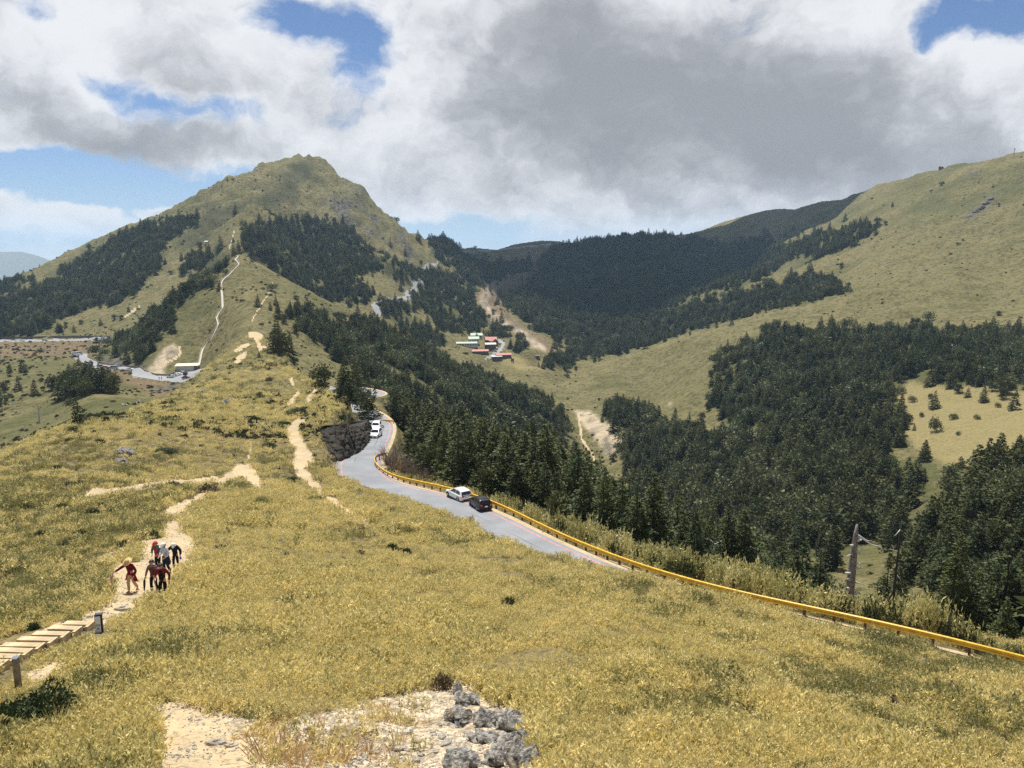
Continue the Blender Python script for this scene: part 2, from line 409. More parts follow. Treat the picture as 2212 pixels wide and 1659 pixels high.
BROWN |= mask_poly([(-20,738),(230,742),(200,765),(100,790),(-20,770)], 500, 720, 10, .012)
TAN |= mask_poly([(1088,770),(1112,770),(1181,786),(1176,797),(1129,800),(1080,785)], 600, 900, 4, .01)
TAN |= mask_poly([(1935,850),(1965,825),(2060,835),(2230,840),(2230,1000),(2100,1010),(2040,1000),(1990,975),(1955,940),(1950,890)], 260, 520, 8, .01)
for L in [
 [(817,680,6),(808,661,7),(817,654,4),(862,647,4.5),(886,640,6),(876,633,3.5),(897,626,4.5),(892,612,5),(911,611,4)],
 [(922,600,3),(938,602,3)], [(914,580,3),(928,575,4),(943,571,3)],
 [(1055,734,1.5),(1079,737,2.5),(1087,742,3),(1084,750,3.2),(1074,764,3.4),(1065,768,3),(1050,776,3)],
 [(-30,737,2.2),(100,736,2.0),(190,734,2.2),(235,736,4.5)],
 [(991,547,1.2),(1095,538,1.4),(1209,527,1.2)],
]: FROAD |= mask_line(L, 480, 2000, .4, .01)
FROAD |= mask_poly([(156,762),(187,762),(190,773),(215,786),(253,793),(305,795),(314,803),(333,811),(364,813),(385,804),(436,797),(436,815),(392,827),(347,823),(285,815),(285,802),(236,799),(194,795),(180,785),(156,775)], 380, 560, .5, .01)
ROCKG = np.zeros(XX.shape, bool); HEATH = ROCKG.copy()
ROCKG |= mask_poly([(700,420),(740,395),(775,400),(800,460),(840,490),(880,520),(900,560),(860,560),(800,530),(760,500),(720,470)], 900, 1500, 22, .02) & (fbm(XX, YY, 26, 4, 131, .65) > .06)
ROCKG |= mask_poly([(640,440),(690,430),(740,480),(780,540),(740,540),(700,490)], 900, 1300, 18, .02) & (fbm(XX, YY, 24, 4, 132, .65) > .05)
ROCKG |= mask_line([(2075,475,2),(2100,462,6),(2125,445,7),(2145,425,3)], 700, 1200, 6, .008)
ROCKG |= mask_line([(2085,382,3),(2120,370,4)], 800, 1300, 4, .008)
ROCKG |= mask_poly([(345,830),(380,828),(400,850),(380,880),(340,890),(300,890),(320,850)], 280, 430, 10, .02) & (fbm(XX, YY, 9, 4, 133) > 0)
ROCKG |= mask_poly([(250,960),(290,985),(270,1010),(240,1000)], 100, 260, 8, .02)
ROCKG |= mask_poly([(200,735),(250,770),(320,790),(300,800),(230,785),(190,760)], 400, 560, 8, .02) & (fbm(XX, YY, 9, 4, 134) > -.1)
for P_ in [[(590,390),(620,365),(660,345),(690,360),(680,390),(640,410),(610,420)],[(560,420),(640,400),(660,430),(600,450),(545,445)],[(450,450),(560,445),(520,470),(430,470)],[(420,470),(520,455),(500,490),(400,500)],
           [(330,520),(400,505),(470,500),(480,530),(380,545)],[(380,580),(470,540),(500,560),(440,600)],[(100,590),(180,540),(200,540),(130,600)],[(190,530),(260,500),(270,510),(210,545)]]:
    ROCKG |= SCREE & (YY > 150) & (fbm(XX, YY, 7, 3, 136) > .14)
    HEATH |= mask_poly(P_, 700, 1500, 22, .02) & (fbm(XX, YY, 40, 4, 135) > -.12)
ZZ += np.where(SCREE & (YY > 150), fbm(XX, YY, 7, 4, 141) * 1.3 + ridged(XX, YY, 4, 2, 142) * .4, 0)
ZZ += np.where(STONY, fbm(XX, YY, .5, 3, 143) * .09 + ridged(XX, YY, .3, 2, 144) * .03, 0)
RIDGE = mask_poly([(-60,1010),(0,985),(110,945),(243,894),(347,868),(420,815),(470,768),(500,742),(555,722),(600,744),(640,802),(740,860),(800,935),(740,1000),(500,1100),(-60,1200)], 95, 352, 5, .02)
NEARROAD = RD < 4.1
TRAIL &= ~NEARROAD
# ------------------------------------------------------------------ materials
class NT:
    """small wrapper for node trees"""
    def __init__(s, nt): s.nt = nt
    def n(s, t, **kw):
        q = s.nt.nodes.new(t)
        for k, v in kw.items(): setattr(q, k, v)
        return q
    def l(s, a, b): s.nt.links.new(a, b)
    def val(s, sock, v):
        if hasattr(v, 'is_linked') or hasattr(v, 'links'): s.l(v, sock)
        else: sock.default_value = v
    def math(s, op, a, b=0.0, c=None, clamp=False):
        q = s.n('ShaderNodeMath', operation=op, use_clamp=clamp)
        s.val(q.inputs[0], a); s.val(q.inputs[1], b)
        if c is not None: s.val(q.inputs[2], c)
        return q.outputs[0]
    def mix(s, f, a, b):
        q = s.n('ShaderNodeMix', data_type='RGBA')
        s.val(q.inputs[0], f)
        for i, v in ((6, a), (7, b)):
            if isinstance(v, tuple): q.inputs[i].default_value = (*v[:3], 1)
            else: s.l(v, q.inputs[i])
        return q.outputs[2]
    def noise(s, vec, scale, detail=4, rough=.55, dist=0.0):
        q = s.n('ShaderNodeTexNoise'); q.inputs['Scale'].default_value = scale; q.inputs['Detail'].default_value = detail
        q.inputs['Roughness'].default_value = rough; q.inputs['Distortion'].default_value = dist
        if vec is not None: s.l(vec, q.inputs['Vector'])
        return q.outputs['Fac']
    def ramp(s, v, lo, hi, a=0.0, b=1.0, kind='SMOOTHSTEP'):
        q = s.n('ShaderNodeMapRange', interpolation_type=kind); q.inputs[1].default_value = lo; q.inputs[2].default_value = hi
        q.inputs[3].default_value = a; q.inputs[4].default_value = b
        s.l(v, q.inputs[0]); return q.outputs[0]
    def pos(s): return s.n('ShaderNodeNewGeometry').outputs['Position']
    def obj(s): return s.n('ShaderNodeTexCoord').outputs['Object']
    def vscale(s, v, sc):
        q = s.n('ShaderNodeVectorMath', operation='MULTIPLY'); s.l(v, q.inputs[0]); q.inputs[1].default_value = sc; return q.outputs[0]
    def bump(s, h, strength, dist):
        q = s.n('ShaderNodeBump'); q.inputs['Strength'].default_value = strength; q.inputs['Distance'].default_value = dist
        s.l(h, q.inputs['Height']); return q.outputs[0]

def new_mat(name, rough=.8, spec=.3, metal=0.0):
    m = bpy.data.materials.new(name); m.use_nodes = True
    T = NT(m.node_tree); B = m.node_tree.nodes['Principled BSDF']
    B.inputs['Roughness'].default_value = rough; B.inputs['Specular IOR Level'].default_value = spec; B.inputs['Metallic'].default_value = metal
    return m, T, B

def paint(name, col, rough=.5, spec=.5, metal=0.0, var=.12, scale=6, coat=0.0):
    """a plain colour with slight procedural wear"""
    m, T, B = new_mat(name, rough, spec, metal)
    f = T.noise(T.obj(), scale, 4)
    lo = tuple(c * (1 - var) for c in col); hi = tuple(min(1, c * (1 + var)) for c in col)
    T.l(T.mix(T.ramp(f, .3, .7), lo, hi), B.inputs['Base Color'])
    T.l(T.ramp(f, .3, .7, rough * .9, min(1, rough * 1.15)), B.inputs['Roughness'])
    if coat: B.inputs['Coat Weight'].default_value = coat; B.inputs['Coat Roughness'].default_value = .05
    return m

def ground_mat():
    m, T, B = new_mat('hill_grass', .95, .1)
    P = T.pos()
    at = T.n('ShaderNodeVertexColor', layer_name='cov'); sp = T.n('ShaderNodeSeparateColor'); T.l(at.outputs['Color'], sp.inputs[0])
    soil, green, brown, tan = sp.outputs[0], sp.outputs[1], sp.outputs[2], at.outputs['Alpha']
    big = T.noise(P, .012, 5, .6); mid = T.noise(P, .07, 6, .65); fine = T.noise(P, .9, 5, .7); tiny = T.noise(P, 6, 3, .7); spot = T.noise(P, .28, 6, .72)
    c = T.mix(T.ramp(big, .35, .65), (.196, .168, .078), (.160, .146, .066))
    c = T.mix(T.math('MULTIPLY', T.ramp(mid, .46, .60), .75), c, (.115, .107, .043))
    c = T.mix(T.math('MULTIPLY', T.ramp(spot, .515, .60), .92), c, (.064, .066, .030))
    c = T.mix(T.math('MULTIPLY', T.ramp(spot, .46, .36), .55), c, (.25, .20, .098))
    c = T.mix(T.math('MULTIPLY', T.ramp(fine, .5, .64), .65), c, (.085, .082, .034))
    c = T.mix(T.math('MULTIPLY', T.ramp(tiny, .5, .7), .4), c, (.33, .255, .10))
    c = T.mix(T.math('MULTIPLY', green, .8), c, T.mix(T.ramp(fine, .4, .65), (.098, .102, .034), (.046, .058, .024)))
    c = T.mix(brown, c, T.mix(T.ramp(mid, .4, .6), T.mix(T.ramp(fine, .42, .6), (.26, .185, .10), (.12, .095, .06)), (.17, .12, .075)))
    c = T.mix(tan, c, T.mix(T.ramp(fine, .4, .62), (.285, .235, .108), (.215, .182, .078)))
    st = T.mix(T.ramp(tiny, .42, .6), (.66, .54, .37), (.34, .28, .20))
    st = T.mix(T.math('MULTIPLY', T.ramp(fine, .48, .62), .55), st, (.22, .18, .12))
    c = T.mix(soil, c, st)
    a2 = T.n('ShaderNodeVertexColor', layer_name='cov2'); s2 = T.n('ShaderNodeSeparateColor'); T.l(a2.outputs['Color'], s2.inputs[0])
    c = T.mix(s2.outputs[1], c, T.mix(T.ramp(fine, .4, .62), (.085, .085, .04), (.045, .052, .026)))
    c = T.mix(s2.outputs[2], c, T.mix(T.ramp(fine, .4, .62), (.24, .19, .095), (.12, .10, .05)))
    c = T.mix(s2.outputs[0], c, T.mix(T.ramp(T.noise(P, .25, 5, .65), .4, .6), (.17, .155, .12), (.045, .043, .036)))
    T.l(c, B.inputs['Base Color'])
    h = T.math('ADD', T.math('MULTIPLY', fine, .5), T.math('ADD', T.math('MULTIPLY', spot, 1.6), T.math('MULTIPLY', mid, 3.0)))
    T.l(T.bump(h, .8, 1.0), B.inputs['Normal'])
    return m

def trail_mat():
    m, T, B = new_mat('sandy_earth', .95, .1)
    P = T.pos(); a = T.noise(P, .35, 4); b = T.noise(P, 3.5, 5, .65); w = T.noise(T.vscale(P, (3, 9, 3)), 1.0, 4, .6, 1.5)
    c = T.mix(T.ramp(a, .35, .65), (.54, .42, .255), (.44, .345, .21))
    c = T.mix(T.math('MULTIPLY', T.ramp(b, .52, .7), .6), c, (.33, .255, .165))
    c = T.mix(T.math('MULTIPLY', T.ramp(w, .56, .62), .8), c, (.20, .155, .10))
    c = T.mix(T.math('MULTIPLY', T.ramp(T.noise(P, 1.1, 5, .7), .54, .66), .6), c, (.40, .32, .20))
    T.l(c, B.inputs['Base Color']); T.l(T.bump(T.math('ADD', b, T.math('MULTIPLY', w, .5)), .6, .15), B.inputs['Normal'])
    return m

def asphalt_mat(name='pale_asphalt', base=(.235, .245, .26)):
    m, T, B = new_mat(name, .85, .25)
    P = T.pos(); a = T.noise(P, .25, 4, .6); b = T.noise(P, 9, 3, .7)
    c = T.mix(T.ramp(a, .3, .7), tuple(v * .86 for v in base), tuple(v * 1.12 for v in base))
    c = T.mix(T.math('MULTIPLY', T.ramp(b, .45, .7), .3), c, tuple(v * .7 for v in base))
    uv = T.n('ShaderNodeUVMap', uv_map='across')
    sp = T.n('ShaderNodeSeparateXYZ'); T.l(uv.outputs[0], sp.inputs[0])
    # worn wheel tracks run along the road
    u = T.math('ADD', sp.outputs[0], T.math('MULTIPLY', T.noise(P, .06, 2), .06))
    tr = T.math('ABSOLUTE', T.math('SUBTRACT', T.math('ABSOLUTE', T.math('SUBTRACT', u, .53)), .13))
    c = T.mix(T.math('MULTIPLY', T.ramp(tr, .0, .016, 1, 0), T.ramp(T.noise(P, .05, 2), .52, .62)), c, tuple(v * .45 for v in base))
    T.l(c, B.inputs['Base Color']); T.l(T.bump(b, .2, .02), B.inputs['Normal'])
    return m

def leaf_mat(name, cols, rough=.55, spec=.35, trans=.25, patch=.05, spray=7, lift=1.7):
    """foliage: colour varies from plant to plant and from patch to patch"""
    m, T, B = new_mat(name, rough, spec)
    oi = T.n('ShaderNodeObjectInfo'); P = T.pos()
    f = T.noise(P, patch, 4, .6); g = T.noise(P, spray, 3, .6)
    a, b, c_ = cols
    c = T.mix(T.ramp(f, .38, .64), a, b)
    c = T.mix(T.ramp(oi.outputs['Random'], .15, 1, 0, .9), c, c_)
    c = T.mix(T.math('MULTIPLY', T.ramp(g, .46, .64), .6), c, tuple(v * lift for v in b))
    T.l(c, B.inputs['Base Color'])
    tl = T.n('ShaderNodeBsdfTranslucent'); T.l(c, tl.inputs['Color'])
    mx = T.n('ShaderNodeMixShader'); mx.inputs[0].default_value = trans
    out = m.node_tree.nodes['Material Output']
    T.l(B.outputs[0], mx.inputs[1]); T.l(tl.outputs[0], mx.inputs[2]); T.l(mx.outputs[0], out.inputs[0])
    return m

def rock_mat(name='grey_schist', a=(.35, .33, .29), b=(.09, .085, .08), warm=(.46, .38, .26), band=(5, 3, 9)):
    m, T, B = new_mat(name, .9, .2)
    P = T.pos(); n1 = T.noise(T.vscale(P, band), 1.2, 6, .65, .6); n2 = T.noise(P, 2.2, 5, .6); n3 = T.noise(P, 14, 3, .6)
    c = T.mix(T.ramp(n1, .38, .62), a, b)
    c = T.mix(T.math('MULTIPLY', T.ramp(n2, .52, .7), .7), c, warm)
    c = T.mix(T.math('MULTIPLY', T.ramp(n3, .55, .7), .5), c, tuple(min(.6, v * 1.9) for v in a))
    T.l(c, B.inputs['Base Color']); T.l(T.bump(T.math('ADD', n1, T.math('MULTIPLY', n3, .4)), .8, .12), B.inputs['Normal'])
    return m

MAT = {}
MAT['ground'] = ground_mat(); MAT['trail'] = trail_mat(); MAT['asphalt'] = asphalt_mat(); MAT['far_asphalt'] = paint('concrete_road', (.27, .275, .28), .9, .2, var=.1, scale=.05)
MAT['fir'] = leaf_mat('fir_needles', ((.034, .052, .015), (.050, .066, .018), (.095, .105, .028)), .55, .25, .2, .05, 1.6, 2.6)  # lighter spray patches paint in sunlit highlights on the branches
MAT['far_fir'] = leaf_mat('forest_needles', ((.036, .047, .019), (.054, .064, .024), (.10, .105, .040)), .7, .15, .15, .02, .5, 2.2)
MAT['round'] = leaf_mat('pale_leaves', ((.085, .10, .036), (.065, .082, .030), (.15, .155, .070)), .6, .3, .2, .02, .8, 2.0)
MAT['dark_round'] = leaf_mat('dark_leaves', ((.045, .056, .021), (.060, .068, .025), (.105, .108, .042)), .7, .15, .15, .02, .9, 2.0)
MAT['bamboo'] = leaf_mat('dwarf_bamboo', ((.74, .62, .29), (.65, .555, .235), (.38, .345, .135)), .5, .35, .35, .16)
MAT['bamboo_green'] = leaf_mat('green_dwarf_bamboo', ((.34, .30, .115), (.26, .24, .088), (.15, .155, .058)), .5, .35, .3, .2)
MAT['dry'] = leaf_mat('dry_grass', ((.52, .36, .17), (.42, .30, .14), (.36, .22, .11)), .7, .2, .3, .2)
MAT['hedge'] = leaf_mat('tall_bamboo', ((.66, .58, .29), (.52, .47, .20), (.26, .26, .09)), .5, .3, .25, .35)
MAT['shrub'] = leaf_mat('juniper_leaves', ((.028, .044, .014), (.042, .060, .020), (.055, .072, .026)), .6, .25, .12, .3)
MAT['scrub'] = leaf_mat('scrub_leaves', ((.085, .088, .036), (.062, .068, .030), (.16, .125, .065)), .7, .2, .15, .05)
MAT['twig'] = paint('bare_twigs', (.17, .125, .10), .9, .2, var=.3, scale=2)
MAT['bark'] = paint('bark', (.075, .058, .045), .9, .1, var=.3, scale=4)
MAT['rock'] = rock_mat()
MAT['cut'] = rock_mat('road_cut_rock', (.06, .052, .042), (.02, .019, .017), (.13, .10, .05), (1, 1, 2.5))  # shade of the road-cut face painted in with a darkened albedo
MAT['stone'] = rock_mat('pale_slate', (.42, .38, .31), (.26, .24, .21), (.50, .41, .27), (3, 3, 3))
MAT['flower'] = paint('pink_blossom', (.55, .33, .34), .7, .2, var=.3)

# ------------------------------------------------------------------ objects
def link(o, parent=None):
    COL.objects.link(o)
    if parent is not None: o.parent = parent
    return o

def tag(o, label=None, cat=None, group=None, kind=None):
    if label: o['label'] = label
    if cat: o['category'] = cat
    if group: o['group'] = group
    if kind: o['kind'] = kind
    return o

def empty(name, loc, rz=0.0, scale=1.0, label=None, cat=None, group=None):
    o = bpy.data.objects.new(name, None); o.empty_display_size = .2; link(o)
    o.location = loc; o.rotation_euler = (0, 0, rz); o.scale = (scale,) * 3
    return tag(o, label, cat, group)

def mesh_obj(name, verts, faces, mat, parent=None, smooth=False):
    me = bpy.data.meshes.new(name); me.from_pydata([tuple(v) for v in verts], [], [tuple(f) for f in faces]); me.update()
    o = bpy.data.objects.new(name, me)
    for mm in (mat if isinstance(mat, (list, tuple)) else [mat]): me.materials.append(mm)
    if smooth: me.polygons.foreach_set('use_smooth', [True] * len(me.polygons))
    return link(o, parent)

def np_mesh(name, co, f, smooth=True):
    me = bpy.data.meshes.new(name); k = f.shape[1]
    me.vertices.add(len(co)); me.vertices.foreach_set('co', np.asarray(co, np.float32).ravel())
    me.loops.add(f.size); me.loops.foreach_set('vertex_index', f.ravel().astype(np.int32))
    me.polygons.add(len(f)); me.polygons.foreach_set('loop_start', np.arange(0, f.size, k, dtype=np.int32))
    me.polygons.foreach_set('loop_total', np.full(len(f), k, np.int32))
    if smooth: me.polygons.foreach_set('use_smooth', np.ones(len(f), bool))
    me.update(); return me

class MB:
    """collects shapes into one mesh"""
    def __init__(s): s.v = []; s.f = []
    def add(s, v, f):
        b = len(s.v); s.v += [tuple(q) for q in v]; s.f += [tuple(i + b for i in q) for q in f]; return s
    def box(s, c, size, rz=0.0, top=None):
        sx, sy, sz = (q / 2 for q in size); t = top or (1, 1); ca, sa = math.cos(rz), math.sin(rz); v = []
        for z, kx, ky in ((-sz, 1, 1), (sz, t[0], t[1])):
            for x, y in ((-sx, -sy), (sx, -sy), (sx, sy), (-sx, sy)):
                X, Yq = x * kx, y * ky; v.append((c[0] + X * ca - Yq * sa, c[1] + X * sa + Yq * ca, c[2] + z))
        return s.add(v, [(3, 2, 1, 0), (4, 5, 6, 7), (0, 1, 5, 4), (1, 2, 6, 5), (2, 3, 7, 6), (3, 0, 4, 7)])
    def tube(s, pts, r, n=8, caps=True):
        pts = [np.array(p, float) for p in pts]; rr = r if isinstance(r, (list, tuple)) else [r] * len(pts)
        v = []; prev = None
        for i, p in enumerate(pts):
            d = pts[min(i + 1, len(pts) - 1)] - pts[max(i - 1, 0)]; d = d / (np.linalg.norm(d) + 1e-9)
            if prev is None:
                a = np.cross(d, (0, 0, 1) if abs(d[2]) < .9 else (1, 0, 0)); 
            else: a = prev - d * (prev @ d)
            a = a / (np.linalg.norm(a) + 1e-9); prev = a; b = np.cross(d, a)
            for k in range(n):
                t = 2 * math.pi * k / n; v.append(p + rr[i] * (math.cos(t) * a + math.sin(t) * b))
        f = [(i * n + k, i * n + (k + 1) % n, (i + 1) * n + (k + 1) % n, (i + 1) * n + k) for i in range(len(pts) - 1) for k in range(n)]
        if caps: f += [tuple(range(n - 1, -1, -1)), tuple((len(pts) - 1) * n + k for k in range(n))]
        return s.add(v, f)
    def quad(s, a, b, c, d): return s.add([a, b, c, d], [(0, 1, 2, 3)])
    def build(s, name, mat, parent=None, smooth=False): return mesh_obj(name, s.v, s.f, mat, parent, smooth)
    def mesh(s, name, mat, smooth=False):
        me = bpy.data.meshes.new(name); me.from_pydata(s.v, [], s.f); me.update(); me.materials.append(mat)
        if smooth: me.polygons.foreach_set('use_smooth', [True] * len(me.polygons))
        return me

# ------------------------------------------------------------------ the ground, split along the trails and roads
def build_ground():
    nw, npx = XX.shape
    soft = lambda M: M.astype(np.float32)
    def blur(A, n=1):
        for _ in range(n):
            A = (A + np.roll(A, 1, 0) + np.roll(A, -1, 0) + np.roll(A, 1, 1) + np.roll(A, -1, 1)) / 5
        return A
    gr = np.clip(fbm(XX, YY, 45, 4, 71) * 1.6 + fbm(XX, YY, 400, 2, 72) * .8, 0, 1) * .8
    gr = np.maximum(gr, smooth(-.18, -.32, PX) * smooth(30, 45, YY) * (1 - smooth(90, 130, YY)) * .75)
    gr = np.maximum(gr, smooth(-.33, -.42, PX) * smooth(150, 220, YY) * (1 - smooth(600, 700, YY)) * np.clip(.30 + fbm(XX, YY, 25, 3, 73), 0, 1))
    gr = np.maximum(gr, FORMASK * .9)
    cov = np.stack([blur(soft(SCREE | STONY), 2), gr, blur(soft(BROWN), 4) * .85, np.maximum(blur(soft(TAN), 2), blur(soft(RIDGE & ~TRAIL), 3) * .45 * np.clip(.8 + fbm(XX, YY, 14, 3, 74), 0, 1))], -1)
    cov2 = np.stack([blur(soft(ROCKG), 2), blur(soft(HEATH), 3) * .85, blur(soft(NEARW > .5) * (1 - soft(SCREE | STONY)), 2), soft(HEATH) * 0], -1)
    idx = np.arange(nw * npx).reshape(nw, npx)
    quads = np.stack([idx[:-1, :-1], idx[:-1, 1:], idx[1:, 1:], idx[1:, :-1]], -1)
    cls = np.zeros((nw - 1, npx - 1), int)
    cls[TRAIL[:-1, :-1]] = 1; cls[FROAD[:-1, :-1]] = 2
    co = np.stack([XX, YY, ZZ], -1).reshape(-1, 3)
    for k, nm, mat in ((0, 'ground', MAT['ground']), (1, 'trail', MAT['trail']), (2, 'mountain_road', MAT['far_asphalt'])):
        q = quads[cls == k].reshape(-1, 4)
        used, inv = np.unique(q, return_inverse=True)
        me = np_mesh(nm, co[used], inv.reshape(-1, 4))
        ca = me.color_attributes.new('cov', 'FLOAT_COLOR', 'POINT'); ca.data.foreach_set('color', cov.reshape(-1, 4)[used].astype(np.float32).ravel())
        cb = me.color_attributes.new('cov2', 'FLOAT_COLOR', 'POINT'); cb.data.foreach_set('color', cov2.reshape(-1, 4)[used].astype(np.float32).ravel())
        me.materials.append(mat); o = link(bpy.data.objects.new(nm, me)); o['kind'] = 'structure'

def road_strip(name, cl, nrm, a, b, dz, mat, mask=None):
    v = []; f = []
    for i, (c, n) in enumerate(zip(cl, nrm)):
        for t in (a, b): v.append((c[0] + n[0] * t, c[1] + n[1] * t, c[2] + dz))
    for i in range(len(cl) - 1):
        if mask is None or mask[i]: f.append((2 * i, 2 * i + 1, 2 * i + 3, 2 * i + 2))
    o = mesh_obj(name, v, f, mat); uv = o.data.uv_layers.new(name='across')
    for lp in o.data.loops: uv.data[lp.index].uv = (lp.vertex_index % 2, 0)
    o['kind'] = 'structure'; return o
SHRUBS = [
 (66,1560,98,.5,'s','large dark green juniper at the lower left corner below the steps'),(5,1580,60,.5,'s','dark green juniper at the left edge beside the large one'),(120,1490,30,.7,'s','small green juniper between the post and the large juniper'),
 (652,893,34,.4,'s','broad dark shrub where the ridge trails meet'),(425,925,14,.9,'s','dark shrub on the ridge slope above the broad olive one'),(357,979,28,.4,'s','broad olive green shrub on the ridge slope'),(396,946,12,.6,'s','small olive shrub above and right of the broad olive one'),
 (319,897,14,.6,'s','round green shrub on the left ridge flank'),(303,892,10,.6,'s','small shrub just left of the round green one'),(163,932,18,.6,'s','upper of two dark shrubs at the left of the ridge flank'),(153,955,14,.6,'s','lower of two dark shrubs at the left of the ridge flank'),
 (215,957,13,.6,'s','dark shrub on the left flank right of the two dark ones'),(156,1053,27,.45,'s','long dark shrub left of the bare soil spot'),(201,1114,21,.45,'s','dark shrub below the long dark one'),(135,1102,17,.5,'s','dark green shrub at left of the dark slope'),
 (243,1114,16,.5,'s','ragged dark shrub left of the trail'),(280,1099,13,.5,'s','small dark shrub nearest the trail on its left'),(373,1053,22,.35,'s','flat dark juniper on the side trail'),(444,1064,32,.35,'b','low brown heath bush where the main trail turns'),(470,1052,18,.4,'b','smaller brown heath bush beside the side trail fork'),
 (580,966,18,.55,'s','dark green shrub between the two ridge trails'),(614,918,15,.5,'s','dark shrub just left of the upper trail'),(736,907,15,.7,'s','olive shrub above the rock cutting'),(630,1041,22,.3,'s','flat dark shrub beside the right hand trail'),(586,822,11,.6,'b','dark bush on the ridge crest'),
 (174,1164,22,.5,'s','ragged dark juniper on the dark slope'),(135,1190,18,.5,'s','dark shrub below the ragged juniper'),(87,1164,20,.5,'s','leaning dark shrub at the left of the dark slope'),(121,1014,10,.8,'s','tall narrow dark shrub on the flank'),(88,1010,9,.7,'s','small dark shrub left of the tall narrow one'),
 (76,1360,18,.7,'s','dark shrub above the wooden steps'),(104,1328,12,.6,'s','small dark shrub above the trail end'),(52,1316,13,.6,'s','green shrub at left above the steps'),(607,1466,13,.35,'s','small flat shrub in the middle of the near grass'),
 (783,1151,13,.6,'s','dark shrub at the end of the right hand trail'),(845,1190,18,.5,'s','left one of the dark shrubs in the grass hollow'),(872,1197,16,.5,'s','right one of the dark shrubs in the grass hollow'),(913,1213,22,.65,'g','bright green bush in the grass hollow'),(1102,1310,22,.35,'s','flat dark shrub in the grass below the black car'),
 (1093,1470,6,1.6,'s','small upright sapling in the grass above the rock outcrop'),(1648,1436,9,1.2,'s','small upright conifer seedling in the grass at right'),(1935,1530,26,.35,'b','low brown bush in the grass at lower right'),(820,1370,16,.4,'b','dull brown bush in the middle grass'),(960,1490,30,.4,'b','dark brownish bush just above the rock outcrop'),
 (1660,1480,40,.3,'g','low olive bush clump in the grass at right'),(580,790,14,.5,'b','brown bush left of the knoll firs'),(665,850,10,.5,'s','small shrub beside the short upper trail'),(540,1000,12,.5,'g','olive bush at the side trail'),(250,1120,10,.4,'s','small dark shrub beside the ragged one left of the trail'),
 (35,1240,16,.5,'s','dark shrub at the left edge of the dark slope'),(60,1100,15,.5,'s','dark shrub high at the left edge'),(20,1060,12,.5,'s','small dark shrub at the left edge of the flank'),(300,930,9,.6,'s','small dark shrub on the pale ridge flank'),(345,935,8,.6,'s','tiny dark shrub above the broad olive one'),
 (292,1190,17,.5,'g','upper grass hummock in the trail fork'),(283,1214,21,.5,'g','lower grass hummock in the trail fork'),(337,1310,23,.65,'g','grass hummock in front of the two front walkers'),(158,1340,21,.5,'g','grass hummock in the trail above the steps'),(445,1210,12,.4,'g','grass clump at the right edge of the main trail')]
# ------------------------------------------------------------------ plants
def quads_mesh(name, Q, mat, smooth=False):
    """Q: (n,4,3) array of leaf faces"""
    Q = np.asarray(Q, np.float32); n = len(Q)
    me = np_mesh(name, Q.reshape(-1, 3), np.arange(n * 4).reshape(n, 4), smooth); me.materials.append(mat); return me

def leaf_quads(C, D, L, Wd, rng, up=.35):
    """diamond leaves at C pointing along D"""
    n = len(C); D = D / (np.linalg.norm(D, axis=1)[:, None] + 1e-9)
    R = rng.normal(size=(n, 3)); R[:, 2] += up
    S = np.cross(D, R); S /= np.linalg.norm(S, axis=1)[:, None] + 1e-9
    L = np.broadcast_to(L, n)[:, None]; Wd = np.broadcast_to(Wd, n)[:, None]
    return np.stack([C, C + D * L * .45 + S * Wd * .5, C + D * L, C + D * L * .5 - S * Wd * .5], 1)

def fir_mesh(seed, h=11.0, layers=19, br=7, clump=7, leaf=.55, base=.10, spread=.24, flat=.5):
    rng = np.random.default_rng(seed); Q = []
    lean = rng.normal(size=2) * .02
    for i in range(layers):
        t = i / (layers - 1); z = h * (base + (1 - base) * t ** .95)
        R = h * spread * ((1 - t) ** .8) * (.75 + .5 * rng.random()) + .12
        if base > .05 and i < 2: R *= .75
        nb = max(4, int(br * (.75 + .5 * (1 - t)))); a0 = rng.random() * 6.3
        for k in range(nb):
            a = a0 + k * 6.283 / nb + rng.normal() * .25; r = R * (.6 + .55 * rng.random())
            if rng.random() < .10: continue
            m = max(2, int(clump * (r / (h * spread)) + 2.5)); u = np.linspace(.18, 1, m)
            zz = z + rng.normal() * .12 + r * (.16 * u - .34 * u ** 2)
            c, s = math.cos(a), math.sin(a)
            bx = c * r * u + lean[0] * z; by = s * r * u + lean[1] * z
            for rep in range(3):
                side = rng.normal(size=m) * .26 * r * (1.05 - .6 * u)
                C = np.stack([bx - s * side, by + c * side, zz + rng.normal(size=m) * .07], 1)
                D = np.stack([c + rng.normal(size=m) * .7, s + rng.normal(size=m) * .7, -.12 + rng.normal(size=m) * .25 + .25 * (rep == 0)], 1)
                L = leaf * (.7 + .6 * rng.random(m)) * (.65 + .35 * (1 - t)) 
                Q.append(leaf_quads(C, D, L, L * .48, rng, 1.6 * flat))
    m = 10; C = np.stack([np.zeros(m) + lean[0] * h, np.zeros(m) + lean[1] * h, h * (.93 + .07 * rng.random(m))], 1)
    D = rng.normal(size=(m, 3)) * .5; D[:, 2] += 1; Q.append(leaf_quads(C, D, leaf * .8, leaf * .3, rng))
    return np.concatenate(Q)

def trunk_mb(h, r=.16):
    return MB().tube([(0, 0, -1.2), (0, 0, h * .3), (.03, 0, h * .65), (0, 0, h * .97)], [r * 1.25, r, r * .6, .02], 7)

